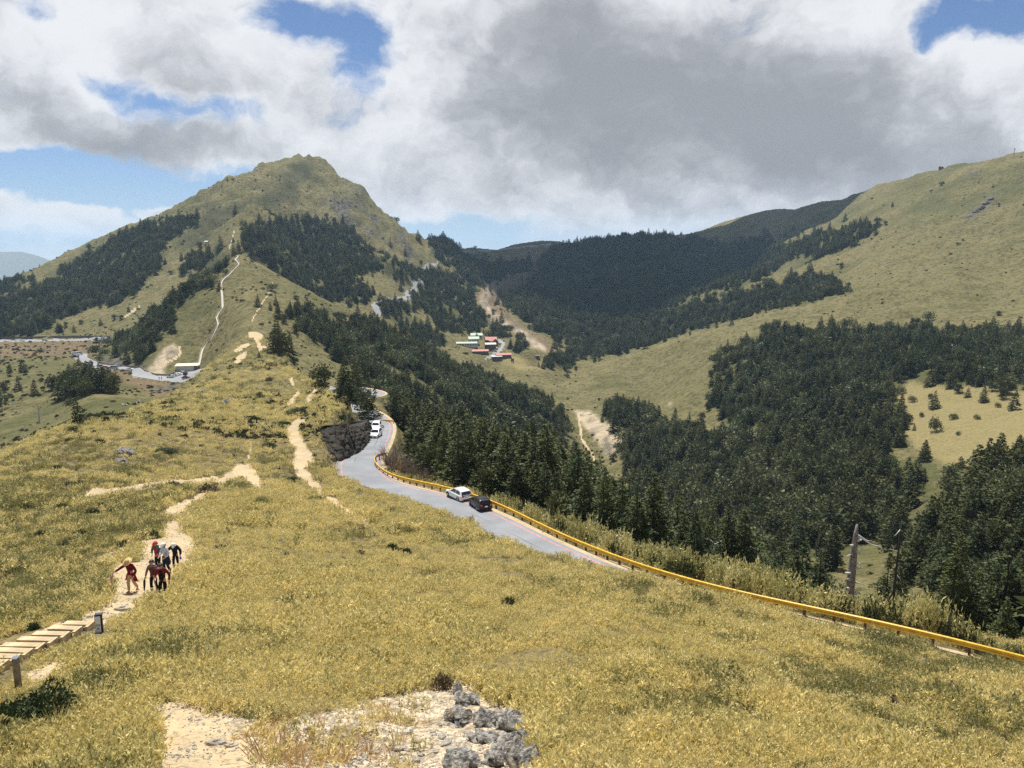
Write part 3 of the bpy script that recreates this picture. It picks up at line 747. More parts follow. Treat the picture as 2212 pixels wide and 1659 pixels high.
def dome_mesh(seed, r=1.0, h=.7, n=260, leaf=.3, up=.6, lumps=5):
    rng = np.random.default_rng(seed); Q = []
    for _ in range(lumps):
        a = rng.random() * 6.3; d = r * .6 * math.sqrt(rng.random()); cx, cy = d * math.cos(a), d * math.sin(a)
        rr = r * (.38 + .3 * rng.random()); hh = h * (.55 + .5 * rng.random()); m = n // lumps
        v = rng.normal(size=(m, 3)); v[:, 2] = np.abs(v[:, 2]); v /= np.linalg.norm(v, axis=1)[:, None]
        k = (.55 + .45 * rng.random(m))[:, None]
        C = v * k * (rr, rr, hh) + (cx, cy, 0); D = v + rng.normal(size=(m, 3)) * .7; D[:, 2] += up
        L = leaf * (.6 + .8 * rng.random(m)); Q.append(leaf_quads(C, D, L, L * .55, rng))
    return np.concatenate(Q)

def tuft_mesh(seed, n=34, r=.22, h=.34, lean=.55, wid=.035, leaf=.0):
    """upright clump of blades, bent outwards"""
    rng = np.random.default_rng(seed)
    a = rng.random(n) * 6.283; d = r * np.sqrt(rng.random(n)); b = np.stack([d * np.cos(a), d * np.sin(a), np.zeros(n) - .03], 1)
    o = np.stack([np.cos(a), np.sin(a)], 1) * (d / r)[:, None] * lean + rng.normal(size=(n, 2)) * .28
    H = h * (.55 + .6 * rng.random(n)); D = np.concatenate([o * H[:, None], H[:, None]], 1)
    return leaf_quads(b, D, np.linalg.norm(D, axis=1), wid * (.7 + .6 * rng.random(n)), rng, 0)

def leafy_tuft(seed, stems=12, r=.3, h=.42, leaf=.16, per=6, wid=.34):
    """dwarf bamboo: short stems with broad leaves near the top"""
    rng = np.random.default_rng(seed); Q = []
    for _ in range(stems):
        a = rng.random() * 6.283; d = r * math.sqrt(rng.random()); H = h * (.6 + .55 * rng.random())
        bx, by = d * math.cos(a), d * math.sin(a); tx, ty = bx * 1.35 + rng.normal() * .04, by * 1.35 + rng.normal() * .04
        t = np.r_[.35 + .65 * rng.random(per - 1), 1.0]
        C = np.stack([bx + (tx - bx) * t, by + (ty - by) * t, H * t * .85], 1)
        D = rng.normal(size=(per, 3)) * .55; D[:, 2] += .75 
        L = leaf * (.65 + .7 * rng.random(per)); Q.append(leaf_quads(C, D, L, L * wid, rng, .2))
        Q.append(leaf_quads(np.array([[bx, by, -.05]]), np.array([[tx - bx, ty - by, H]]), np.array([H]), np.array([.018]), rng, 0))
    return np.concatenate(Q)

PROTO = bpy.data.collections.new('plant_kit')

def proto_set(name, meshes):
    c = bpy.data.collections.new(name)
    for i, me in enumerate(meshes):
        o = bpy.data.objects.new('%s_%02d' % (name, i), me); c.objects.link(o)
    return c

def instancer(name, coll, P, rot, scl, idx, label=None, cat=None, kind='stuff'):
    me = bpy.data.meshes.new(name); n = len(P)
    me.vertices.add(n); me.vertices.foreach_set('co', np.asarray(P, np.float32).ravel())
    for nm, ty, arr, key in (('rot', 'FLOAT_VECTOR', rot, 'vector'), ('scl', 'FLOAT_VECTOR', scl, 'vector'), ('pick', 'INT', idx, 'value')):
        a = me.attributes.new(nm, ty, 'POINT'); a.data.foreach_set(key, np.asarray(arr, np.int32 if ty == 'INT' else np.float32).ravel())
    o = link(bpy.data.objects.new(name, me)); tag(o, label, cat, None, kind)
    g = bpy.data.node_groups.new(name, 'GeometryNodeTree')
    g.interface.new_socket('Geometry', in_out='INPUT', socket_type='NodeSocketGeometry'); g.interface.new_socket('Geometry', in_out='OUTPUT', socket_type='NodeSocketGeometry')
    N = g.nodes; L = g.links; gi = N.new('NodeGroupInput'); go = N.new('NodeGroupOutput')
    ip = N.new('GeometryNodeInstanceOnPoints'); ci = N.new('GeometryNodeCollectionInfo')
    ci.inputs['Collection'].default_value = coll; ci.inputs['Separate Children'].default_value = True; ci.inputs['Reset Children'].default_value = True
    ip.inputs['Pick Instance'].default_value = True
    def at(nm, ty):
        q = N.new('GeometryNodeInputNamedAttribute'); q.data_type = ty; q.inputs['Name'].default_value = nm; return q.outputs[0]
    L.new(gi.outputs[0], ip.inputs['Points']); L.new(ci.outputs[0], ip.inputs['Instance'])
    L.new(at('pick', 'INT'), ip.inputs['Instance Index'])
    er = N.new('FunctionNodeEulerToRotation'); L.new(at('rot', 'FLOAT_VECTOR'), er.inputs[0]); L.new(er.outputs[0], ip.inputs['Rotation'])
    L.new(at('scl', 'FLOAT_VECTOR'), ip.inputs['Scale']); L.new(ip.outputs[0], go.inputs[0])
    o.modifiers.new('scatter', 'NODES').node_group = g
    return o

# ---------------- where the woods stand (outline of the trunks' feet, nearest and farthest distance, tree height, share of pale leafy trees, spacing)
WOODS = [
 ([(-60,655),(0,652),(52,638),(104,614),(139,583),(191,558),(243,524),(295,499),(364,479),(396,475),(434,479),(396,499),(371,517),(340,545),(347,576),(312,617),(285,631),(250,666),(215,663),(174,673),(115,701),(59,732),(-60,735)], 600, 1250, 11, .06, 6.5, 'far'),
 ([(-40,586),(0,586),(21,590),(62,614),(21,631),(-40,631)], 800, 1200, 9, .05, 6.5, 'far'),
 ([(389,590),(399,562),(427,545),(458,562),(444,579),(399,593)], 650, 1050, 9, .05, 6, 'far'),
 ([(500,552),(500,562),(451,611),(416,649),(382,666),(375,704),(340,746),(312,788),(250,784),(253,729),(305,673),(375,611),(434,579)], 430, 640, 9, .16, 4.8, 'subpeak'),
 ([(524,517),(541,500),(590,482),(625,472),(652,458),(677,468),(711,496),(729,479),(755,500),(790,535),(830,560),(880,575),(920,590),(960,585),(930,612),(900,605),(870,600),(830,592),(790,587),(770,600),(810,640),(800,655),(760,662),(720,650),(690,640),(660,625),(630,610),(600,592),(560,560),(530,545)], 720, 1300, 11, .06, 6.0, 'far'),
 ([(880,640),(930,612),(960,590),(990,600),(1010,630),(1035,670),(1050,690),(1040,722),(1010,717),(970,722),(940,702),(930,682)], 780, 1500, 11, .10, 6.2, 'far'),
 ([(830,655),(870,655),(900,690),(950,720),(965,740),(940,752),(900,738),(850,695),(825,680)], 640, 1000, 10, .05, 6, 'far'),
 ([(930,530),(950,515),(985,534),(990,547),(1030,562),(1080,572),(1140,567),(1150,580),(1080,602),(1040,612),(1020,640),(990,590),(960,572),(940,560)], 1050, 2000, 13, .03, 8.0, 'far'),
 ([(1170,562),(1200,537),(1290,522),(1330,517),(1440,514),(1500,518),(1535,527),(1480,572),(1560,542),(1640,517),(1690,525),(1690,545),(1760,512),(1790,505),(1790,512),(1740,552),(1640,602),(1500,642),(1480,655),(1400,690),(1300,720),(1225,750),(1170,720),(1130,690),(1085,660),(1090,640),(1140,630),(1160,590)], 850, 2050, 14, .06, 8.0, 'far'),
 ([(1740,547),(1800,503),(1890,482),(1900,490),(1860,520),(1760,565)], 900, 1300, 11, .02, 6.5, 'far'),
 ([(1560,652),(1640,622),(1760,592),(1800,602),(1820,632),(1760,652),(1650,672),(1500,717),(1400,747),(1340,762),(1180,802),(1170,790),(1230,760),(1300,722),(1400,692),(1490,662)], 740, 1150, 11, .12, 6.2, 'far'),
 ([(1060,706),(1080,712),(1100,726),(1112,738),(1090,732),(1060,722)], 760, 1000, 10, .05, 5.5, 'far'),
 ([(1112,758),(1122,742),(1138,745),(1132,758)], 740, 900, 10, .05, 5.0, 'far'),
 ([(645,700),(690,695),(760,690),(800,702),(870,735),(930,770),(1000,802),(1060,824),(1120,847),(1190,874),(1225,918),(1210,960),(1180,985),(1140,975),(1100,960),(1060,950),(1000,1010),(850,960),(830,850),(780,810),(740,790),(700,750),(660,730)], 330, 620, 10, .22, 5.4, 'spur'),
 ([(605,680),(640,667),(690,672),(690,692),(640,700)], 430, 620, 8, .1, 5.5, 'spur'),
 ([(1545,795),(1560,765),(1650,712),(1760,722),(2000,705),(2240,712),(2240,850),(2130,845),(2060,842),(1960,832),(1935,855),(1965,925),(1945,965),(1880,995),(1990,985),(2030,1015),(2010,1065),(1960,1085),(1950,1125),(1900,1165),(1850,1185),(1760,1195),(1720,1230),(1600,1200),(1500,1180),(1430,1120),(1360,1040),(1340,990),(1365,948),(1410,930),(1330,917),(1300,892),(1340,877),(1400,897),(1450,930),(1540,950),(1610,962),(1680,948),(1700,905),(1640,935),(1560,915),(1545,880)], 205, 760, 11, .24, 5.6, 'valley'),
 ([(1960,1190),(2000,1150),(2050,1100),(2120,1040),(2212,995),(2330,965),(2330,1500),(2212,1480),(2100,1400),(2050,1330),(1990,1260)], 62, 215, 10, .015, 4.2, 'right'),
 ([(145,868),(154,832),(190,824),(222,827),(224,842),(182,860)], 250, 420, 10, .08, 4.2, 'bowl'),
 ([(585,760),(640,775),(700,805),(742,840),(800,905),(800,880),(760,832),(700,790),(640,758)], 170, 345, 9, .03, 3.6, 'knoll'),
]

# rail-side wood: by distance outwards from the road
def outward_dist(x, y):
    d, _ = poly_dist(x, y, np.array(list(ROADCL[::3])))
    i = np.array([np.argmin((ROADCL[:, 0] - a) ** 2 + (ROADCL[:, 1] - b) ** 2) for a, b in zip(x, y)])
    side = (x - ROADCL[i, 0]) * RN[i, 0] + (y - ROADCL[i, 1]) * RN[i, 1]
    return np.where(side < 0, d, -d)

RUNMIN = np.minimum.accumulate(np.concatenate([np.full((1, len(P_AX)), 9.), -ZZ / YY])[:-1], 0)   # horizon line of nearer ground

def scatter_wood(poly, Ya, Yb, h, pale, sp, tagname):
    sp *= .88
    rng = np.random.default_rng(hash((round(poly[0][0]), round(Ya))) & 0xffff)
    rs = rows(Ya, Yb)
    m = np.zeros(XX.shape, bool); wx, wy = wobble(rs, 9, .012); m[rs] = inpoly(OX[rs] + wx, OY[rs] + wy, poly)
    FORMASK[m] = 1
    jj = np.nonzero(m.any(0))[0]; ii = np.nonzero(m.any(1))[0]
    if len(ii) == 0: return []
    x0, x1 = XX[m].min(), XX[m].max(); y0, y1 = YY[m].min(), YY[m].max()
    gx, gy = np.meshgrid(np.arange(x0, x1, sp), np.arange(y0, y1, sp))
    gx = (gx + rng.random(gx.shape) * sp).ravel(); gy = (gy + rng.random(gy.shape) * sp).ravel()
    fi, fj = gidx(gx, gy); k = m[np.round(fi).astype(int), np.round(fj).astype(int)]
    gap = fbm(gx, gy, 38, 3, 91); k &= gap > -.38
    gx, gy = gx[k], gy[k]; jt = rng.normal(size=len(gx)) ** 3 * sp * .35; gx = gx + jt; gy = gy + rng.normal(size=len(gx)) ** 3 * sp * .35; fi, fj = gidx(gx, gy); k = np.ones(len(gx), bool); ok_ = (RD[np.round(fi).astype(int), np.round(fj).astype(int)] > 7) & ~FROAD[np.round(fi).astype(int), np.round(fj).astype(int)]; gx, gy, fi, fj, k = gx[ok_], gy[ok_], fi[ok_], fj[ok_], k[ok_]; z = gz(gx, gy)
    rm = RUNMIN[np.round(fi[k]).astype(int), np.round(fj[k]).astype(int)]
    hh = h * (.55 + .75 * rng.random(len(gx)) ** 1.3) * (1 + .35 * fbm(gx, gy, 60, 2, 93))
    vis = (-(z + hh) / gy) < rm + .004
    kind = (rng.random(len(gx)) < pale * (1 + 2.2 * fbm(gx, gy, 45, 3, 95))).astype(int)
    return [(gx[i], gy[i], z[i], hh[i], kind[i], tagname) for i in np.nonzero(vis)[0]]

FORMASK = np.zeros(XX.shape, np.float32)
TREES = []
for wd in WOODS: TREES += scatter_wood(*wd)
# the stand below the guard rail
rng_ = np.random.default_rng(5)
gx, gy = np.meshgrid(np.arange(-45, 110, 3.1), np.arange(66, 330, 3.1))
gx = (gx + rng_.random(gx.shape) * 3).ravel(); gy = (gy + rng_.random(gy.shape) * 3).ravel()
k = (gx / gy > -.155) & (gx / gy < .445); gx, gy = gx[k], gy[k]
od = outward_dist(gx, gy); z = gz(gx, gy); ox_, oy_ = proj(gx, gy, z)
lim = np.interp(gx / gy * 1685 + 1106, [830, 900, 1000, 1150, 1300, 1500, 1800], [9, 8.5, 7.5, 9, 10, 11, 12])
far_ = np.interp(gx / gy * 1685 + 1106, [830, 1000, 1150, 1250, 1330, 1420, 1600, 1700, 1760, 1850], [250, 250, 250, 215, 240, 280, 265, 210, 130, 105])
k = (od > lim) & (gy < far_) & (gy > 75) & (ox_ - 2.3 / gy * 1685 > 832)
lowk = smooth(5, 22, od); ht = (.62 + .38 * lowk) * np.interp(gx / gy * 1685 + 1106, [830, 1000, 1200, 1400, 1700], [11.5, 13, 13, 11.5, 9.5])
for i in np.nonzero(k)[0]:
    TREES.append((gx[i], gy[i], z[i], ht[i] * (.62 + .55 * rng_.random()), int(rng_.random() < .05 + .12 * (gy[i] > 150)), 'rail'))
# lone trees: survey bearing of the foot, height, kind
LONE = [(750,872,9,0,'cut'),(768,862,11,0,'cut'),(785,892,9,0,'cut'),(757,850,10,0,'cut'),(796,905,7,0,'cut'),(740,842,8,0,'cut'),
 (115,842,9,0,'bowl'),(85,915,8,0,'bowl'),(163,822,8,0,'bowl'),(40,845,7,0,'bowl'),(22,806,6,0,'bowl'),(50,805,7,0,'bowl'),(8,848,7,0,'bowl'),(152,812,6,0,'bowl'),(230,820,7,0,'bowl'),
 (130,716,9,0,'bowl'),(160,718,7,0,'bowl'),(218,703,7,0,'bowl'),(247,690,7,0,'bowl'),(262,690,6,0,'bowl'),(278,673,6,0,'bowl'),(142,706,7,0,'bowl'),(175,700,6,0,'bowl'),
 (150,880,5,1,'bowl'),(170,920,5,0,'bowl'),(210,740,6,0,'bowl'),(640,720,8,0,'spur'),(615,698,8,0,'spur'),(660,690,9,0,'spur'),(560,772,2.5,0,'knoll'),
 (2050,1040,6,0,'right'),(2075,1012,5,0,'right'),(1970,868,5,1,'valley'),(2010,860,4,1,'valley'),(2060,905,4,1,'valley'),(2090,858,5,0,'valley'),(2155,880,3.5,1,'valley'),
 (1990,900,3.5,1,'valley'),(1975,930,3.5,0,'valley'),(2070,940,3,1,'valley'),(2110,905,3,1,'valley'),(2130,985,3,1,'valley'),(1775,1200,7,0,'valley'),(1790,1215,6,0,'valley')]
for ox, oy, h, kd, t in LONE:
    q = hit(ox, oy)
    if q is not None: TREES.append((q[0], q[1], q[2], h, kd, t))

for ox, Y, h in [(1895,86,10.5),(1915,90,13),(1872,92,9),(1940,96,10),(2125,72,5.5),(2160,70,6.5),(2200,68,7),(2235,66,8),(2180,62,5),(1990,92,7),(2040,86,7),(2095,80,7)]:
    p, _s = ps(ox, 1280); TREES.append((p * Y, Y, float(gz(p * Y, Y)), h, 0, 'hedge'))

nearfir = [quads_mesh('crown', fir_mesh(100 + i, 11 - .5 * (i % 4), 22 - 2 * (i % 3), 9, 15, .42, .06 + .05 * (i % 2), .23 + .035 * (i % 4), .75), MAT['fir']) for i in range(8)]
neartrunk = [trunk_mb(11, .17).mesh('trunk', MAT['bark']) for _ in range(1)]
nearround = [quads_mesh('crown', np.concatenate([dome_mesh(150 + i, 3.3, 5.0, 3600, .32, .3, 14) + np.array([0, 0, 3.0]), dome_mesh(170 + i, 2.6, 2.0, 1400, .32, -.2, 8) + np.array([0, 0, 2.2])]), MAT['round']) for i in range(3)]
roundtrunk = trunk_mb(6.5, .2).mesh('trunk', MAT['bark'])
def wood_label(t, kind, h, x, y, z):
    ox, oy = proj(x, y, z)
    fir = 'dark green fir' if not kind else 'round olive leafy tree'
    size = 'tall' if h > 11 else 'middling' if h > 8 else 'short'
    where = {'rail': 'in the dense stand below the guardrail' if oy > 1060 else 'in the dense stand behind the road bend',
             'right': 'on the wooded hill at the right edge of the photo', 'valley': 'in the wood on the valley side right of the landslip',
             'spur': 'on the wooded spur in front of the village', 'subpeak': 'on the left flank of the small peak with the stairs', 'far': 'on the far mountain side',
             'bowl': 'on the grassy slope at the far left below the car park', 'knoll': 'in the row behind the grassy knoll on the ridge', 'cut': 'above the dark rock cutting beside the road', 'hedge': 'behind the bamboo near the big dead trunk'}[t]
    return '%s %s %s' % (size, fir, where), 'trees ' + where

KEEP = 300
vis_ = []
for i, (x, y, z, h, kd, t) in enumerate(TREES):
    a, s = x / y, -(z + h) / y
    on = abs(a) < .70
    vis_.append((h / y) if on else 0)
order = np.argsort(-np.array(vis_))
far_list = []
for rank, i in enumerate(order):
    x, y, z, h, kd, t = TREES[i]
    if rank < KEEP and vis_[i] > 0:
        lab, grp = wood_label(t, kd, h, x, y, z)
        r = empty('fir_tree' if not kd else 'leafy_tree', (x, y, z), random.random() * 6.28, h / (11 if not kd else 7.6), lab, 'tree', grp)
        w = .88 + .42 * random.random(); r.scale = (r.scale[0] * w, r.scale[0] * w, r.scale[0])
        link(bpy.data.objects.new('crown', random.choice(nearround if kd else nearfir)), r)
        link(bpy.data.objects.new('trunk', roundtrunk if kd else neartrunk[0]), r)
    else: far_list.append((x, y, z, h, kd))
fp = np.array(far_list)
midfir = [quads_mesh('m', fir_mesh(200 + i, 10, 14, 7, 7, .80, .05, .27 + .03 * (i % 3), .5), MAT['far_fir']) for i in range(6)]
darkround = [quads_mesh('m', np.concatenate([dome_mesh(250 + i, 3.0, 4.5, 600, .72, .3, 10) + np.array([0, 0, 3.6]), dome_mesh(260 + i, 2.4, 3, 300, .7, -.1, 6) + np.array([0, 0, 1.2])]), MAT['dark_round']) for i in range(3)]
snag = [MB().tube([(0, 0, -1), (.1, 0, 5), (.15, .1, 9)], [.3, .2, .06], 5).mesh('m', paint('pale_snag', (.38, .36, .32), .9, .1))]
midround = [quads_mesh('m', dome_mesh(230 + i, 3.4, 6.0, 700, .75, .3, 12) + np.array([0, 0, 1.5]), MAT['round']) for i in range(3)]
kit = proto_set('forest_kit', midfir + midround + darkround + snag)
n = len(fp); rg = np.random.default_rng(3)
rr_ = rg.random(n) + .5 * fbm(fp[:, 0], fp[:, 1], 40, 3, 97); idx = np.where(fp[:, 4] > .5, 6 + rg.integers(0, 3, n), np.where(rr_ > .62, 9 + rg.integers(0, 3, n), np.where(rg.random(n) < .012, 12, rg.integers(0, 6, n))))
sc_ = fp[:, 3] / np.where(fp[:, 4] > .5, 8.5, 10); wv = .9 + .6 * rg.random(n) ** 1.5
instancer('forest', kit, fp[:, :3] - [0, 0, .3], np.stack([rg.normal(size=n) * .03, rg.normal(size=n) * .03, rg.random(n) * 6.28], 1), np.stack([sc_ * wv, sc_ * wv, sc_], 1), idx, 'dark conifer woods covering the mountain flanks and valley', 'forest')
print('TREES', len(TREES), 'far', n)

# ---------------- dwarf bamboo on the near hill
SHRUBM = np.zeros(XX.shape, bool)
for ox, oy, r, hr, kd, lab in SHRUBS:
    if oy > 1000:
        q = hit(ox, oy); R_ = r / 1685 * q[1]; rs = rows(max(5, q[1] - 6), q[1] + 6); SHRUBM[rs] |= ((XX[rs] - q[0]) / R_) ** 2 + ((YY[rs] - q[1]) / (R_ * .9)) ** 2 < .8
def grass():
    rg = np.random.default_rng(11); P = []
    bad = TRAIL | FROAD | SHRUBM
    for poly, Ya, Yb in (([(-20,1380),(120,1352),(200,1340),(236,1335),(236,1385),(200,1390),(115,1420),(60,1445),(25,1480),(-20,1490)], 16, 34), ([(236,1232),(262,1236),(256,1290),(236,1292)], 24, 42), ([(935,1490),(968,1466),(1010,1470),(1055,1515),(1140,1532),(1160,1590),(1168,1760),(900,1760),(930,1570)], 9, 20)):
        bad |= mask_poly(poly, Ya, Yb, 4, .05)
    bad |= mask_poly([(345,1650),(520,1672),(800,1660),(1170,1650),(1190,2100),(300,2100)], 5, 15, 26, .08)
    GREENP = np.zeros(XX.shape, bool); GREENP |= mask_poly([(-200,1050),(400,1050),(440,1080),(360,1150),(215,1200),(245,1290),(100,1345),(-200,1400)], 25, 90, 14, .08)
    soilm = (STONY | SCREE)
    def lay(Ya, Yb, k, pmax, sizes, protos, prob=1.0, only=None, road=4.6):
        dw = k; n_w = int((math.log(Yb) - math.log(Ya)) / dw); n_p = int(2 * pmax / (k * 1.0))
        w, p = np.meshgrid(np.arange(n_w), np.arange(n_p))
        y = np.exp(math.log(Ya) + (w + rg.random(w.shape)) * dw).ravel(); x = ((p + rg.random(p.shape)) * (2 * pmax / n_p) - pmax).ravel() * y
        fi, fj = gidx(x, y); i = np.round(fi).astype(int); j = np.round(fj).astype(int)
        ok = ~bad[i, j] & (RD[i, j] > road)
        s = -gz(x, y) / y
        ok &= s < RUNMIN[i, j] + .012
        if only is not None: ok &= only[i, j]
        else: ok &= ~soilm[i, j] | (rg.random(len(x)) < .10)
        ok &= rg.random(len(x)) < prob
        ok &= fbm(x, y, 2.6, 3, 106) + .5 * fbm(x, y, 11, 2, 107) > -.58 - .2 * rg.random(len(x))
        x, y = x[ok], y[ok]
        return x, y, gz(x, y)
    out = []
    def put(x, y, z, lo, hi, a, b):
        n = len(x); s = (lo + (hi - lo) * rg.random(n)) * (1 + .75 * fbm(x, y, 2.2, 2, 101) + .3 * fbm(x, y, 9, 2, 104))
        out.append((np.stack([x, y, z], 1), np.stack([rg.normal(size=n) * .12, rg.normal(size=n) * .12, rg.random(n) * 6.28], 1), np.stack([s, s, s * (.8 + .4 * rg.random(n))], 1), np.where((a == 0) & (rg.random(n) < np.where(GREENP[np.round(gidx(x, y)[0]).astype(int), np.round(gidx(x, y)[1]).astype(int)], .55, np.clip(.10 + 1.4 * fbm(x, y, 3.5, 3, 102) + .9 * fbm(x, y, 24, 2, 103), 0, .85))), 11 + rg.integers(0, 4, n), rg.integers(a, b, n))))
    put(*lay(7, 24, .0135, .80, None, None), .75, 1.15, 0, 5)
    put(*lay(24, 60, .0095, .80, None, None), .85, 1.35, 0, 5)
    put(*lay(60, 135, .0082, .74, None, None), 1.1, 1.9, 0, 5)
    put(*lay(135, 352, .0080, .5, None, None, .85, only=RIDGE), 1.6, 2.6, 0, 5)
    put(*lay(7, 40, .04, .80, None, None, .25), .6, 1.0, 5, 8)
    put(*lay(8, 22, .03, .5, None, None, .55, only=STONY), .6, 1.2, 8, 11)
    put(*lay(7, 60, .05, .80, None, None, .25), .8, 1.3, 8, 11)
    P = np.concatenate([o[0] for o in out]); R = np.concatenate([o[1] for o in out]); S_ = np.concatenate([o[2] for o in out]); I = np.concatenate([o[3] for o in out])
    kit = proto_set('grass_kit', [quads_mesh('m', leafy_tuft(300 + i, 20, .26, .28, .085, 8, .32), MAT['bamboo']) for i in range(5)]
                    + [quads_mesh('m', tuft_mesh(320 + i, 40, .14, .50, .5, .022), MAT['bamboo']) for i in range(3)]
                    + [quads_mesh('m', tuft_mesh(340 + i, 60, .16, .26, .9, .016), MAT['dry']) for i in range(3)]
                    + [quads_mesh('m', leafy_tuft(360 + i, 20, .26, .29, .085, 8, .32), MAT['bamboo_green']) for i in range(4)])
    print('GRASS', len(P))
    instancer('grass', kit, P, R, S_, I, 'golden dwarf bamboo and dry grass covering the near hillside', 'grass')
grass()
build_ground()
road = road_strip('road', ROADCL, RN, -3.5, 3.5, .05, MAT['asphalt'])
# ------------------------------------------------------------------ paints
MAT['yellow'] = paint('yellow_rail_paint', (.72, .43, .018), .5, .5, var=.2, scale=3)
MAT['rust'] = paint('rusty_brown_post', (.13, .06, .035), .8, .3, var=.3)
MAT['white'] = paint('white_car_paint', (.80, .80, .80), .3, .5, var=.03, coat=.6)
MAT['black'] = paint('black_car_paint', (.008, .008, .009), .3, .35, var=.1, coat=.15)
MAT['silver'] = paint('silver_car_paint', (.50, .51, .52), .3, .5, .4, var=.05, coat=.5)
MAT['red'] = paint('dark_red_paint', (.22, .03, .025), .35, .5, coat=.4)
MAT['blue'] = paint('pale_blue_paint', (.30, .45, .60), .35, .5, coat=.4)
MAT['glass'] = paint('dark_glass', (.012, .014, .016), .08, .6)
MAT['tyre'] = paint('tyre_rubber', (.018, .018, .018), .8, .2)
MAT['rim'] = paint('alloy_rim', (.55, .55, .56), .35, .5, .7)
MAT['tail'] = paint('tail_lamp_red', (.45, .015, .015), .15, .6)
MAT['lamp'] = paint('clear_lamp', (.75, .77, .8), .1, .6)
MAT['plastic'] = paint('black_plastic', (.02, .02, .02), .6, .3)
MAT['plate'] = paint('plate_white', (.72, .74, .76), .5, .4)
MAT['ink'] = paint('dark_ink', (.02, .025, .03), .7, .2)
MAT['wood'] = paint('weathered_timber', (.50, .39, .235), .8, .2, var=.25, scale=3)
MAT['woodgrey'] = paint('grey_timber', (.22, .18, .14), .8, .2, var=.3, scale=5)
MAT['metal'] = paint('bare_metal', (.65, .66, .68), .25, .5, .9)
MAT['concrete'] = paint('pale_concrete', (.45, .44, .41), .9, .2, var=.15)
MAT['cream'] = paint('cream_wall', (.52, .46, .30), .85, .2, var=.1)
MAT['palewall'] = paint('pale_wall', (.50, .50, .48), .85, .2, var=.1)
MAT['darkwall'] = paint('dark_wall', (.12, .10, .09), .85, .2, var=.2)
MAT['roofcream'] = paint('cream_roof', (.62, .57, .43), .7, .3, var=.1)
MAT['roofred'] = paint('red_roof', (.50, .20, .16), .6, .3, var=.12, scale=.4)
MAT['roofgreen'] = paint('pale_green_roof', (.44, .51, .40), .6, .3, var=.15, scale=.4)
MAT['roofwhite'] = paint('white_roof', (.66, .68, .64), .6, .3, var=.08, scale=.4)
MAT['mark'] = paint('faded_red_line', (.58, .24, .21), .9, .2, var=.25, scale=1.5)
MAT['deadwood'] = paint('grey_dead_wood', (.24, .22, .20), .9, .2, var=.5, scale=5)
MAT['silverwood'] = paint('bleached_wood', (.60, .58, .54), .8, .2, var=.2, scale=5)

# ------------------------------------------------------------------ road paint
road_strip('road_marking', ROADCL, RN, -2.95, -2.80, .056, MAT['mark'])
road_strip('road_marking', ROADCL, RN, 2.80, 2.95, .056, MAT['mark'])
road_strip('road_shoulder', ROADCL, RN, -4.2, -3.5, .045, MAT['trail'])
kv = []; kf = []
for i, (c, n) in enumerate(zip(ROADCL, RN)):
    for a, z in ((3.5, -.2), (3.5, .17), (3.72, .17), (3.72, -.2)): kv.append((c[0] + n[0] * a, c[1] + n[1] * a, c[2] + z))
for i in range(len(ROADCL) - 1):
    for k in range(3): kf.append((4 * i + k, 4 * i + 4 + k, 4 * i + 5 + k, 4 * i + 1 + k))
ke = mesh_obj('kerb', kv, kf, MAT['woodgrey']); ke['kind'] = 'structure'

# ------------------------------------------------------------------ guard rails
def guardrail(pts, inward, label, group=None, h=.64, post_step=2.0, mat='yellow', prof=None, name='guardrail'):
    pts = np.asarray(pts); o = empty(name, pts[0], 0, 1, label, 'guardrail', group); o0 = np.array(pts[0])
    prof = prof or [(.0, .20), (.08, .16), (.09, .07), (.02, 0), (.09, -.07), (.08, -.16), (.0, -.20)]
    loop = prof + [(x - .03, z) for x, z in prof[::-1]]; n = len(loop)
    d = np.gradient(pts[:, :2], axis=0); d /= np.linalg.norm(d, axis=1)[:, None]; N = np.stack([d[:, 1], -d[:, 0]], 1) * inward
    v = []; f = []
    for p, q in zip(pts, N):
        for x, z in loop: v.append((p[0] + q[0] * x - o0[0], p[1] + q[1] * x - o0[1], p[2] + h + z - o0[2]))
    for i in range(len(pts) - 1):
        for k in range(n): f.append((i * n + k, i * n + (k + 1) % n, (i + 1) * n + (k + 1) % n, (i + 1) * n + k))
    f += [tuple(range(n)), tuple((len(pts) - 1) * n + k for k in range(n - 1, -1, -1))]
    mesh_obj('beam', v, f, MAT[mat], o)
    pr = resample(pts, post_step); me = MB().box((0, 0, (h - .5) / 2), (.16, .16, h + .62)).mesh('post', MAT['rust'])
    for i, p in enumerate(pr[:100]):
        j = np.argmin(((pts - p) ** 2).sum(1)); q = link(bpy.data.objects.new('post', me), o)
        q.location = (p[0] - o0[0] - N[j][0] * .1, p[1] - o0[1] - N[j][1] * .1, p[2] - o0[2] - .03); q.rotation_euler = (0, 0, math.atan2(d[j][1], d[j][0]))
    return o
tail_ = relax(resample(np.array([wpt(833,987,128), wpt(815,990,127), wpt(807,999,123), wpt(811,1011,120), *RAIL[1:]]), 1.5), 3)
guardrail(tail_[:len(tail_)], 1, 'long yellow steel guardrail running along the road past the two parked cars')
guardrail(resample(np.array([wpt(800,914,180), wpt(812,914,178), wpt(830,914,177), wpt(850,916,172)]), 1.5), 1, 'short yellow guardrail across the road bend behind the white cars', h=.7)
hp = relax(resample(np.array([wpt(770,849,255), wpt(800,848,251), wpt(815,850,246), wpt(821,855,240), wpt(817,861,233), wpt(806,864,228), wpt(790,866,224)]), 1.2), 3)
guardrail(hp, -1, 'curved yellow guardrail round the far hairpin bend above the rock cutting', h=.75)
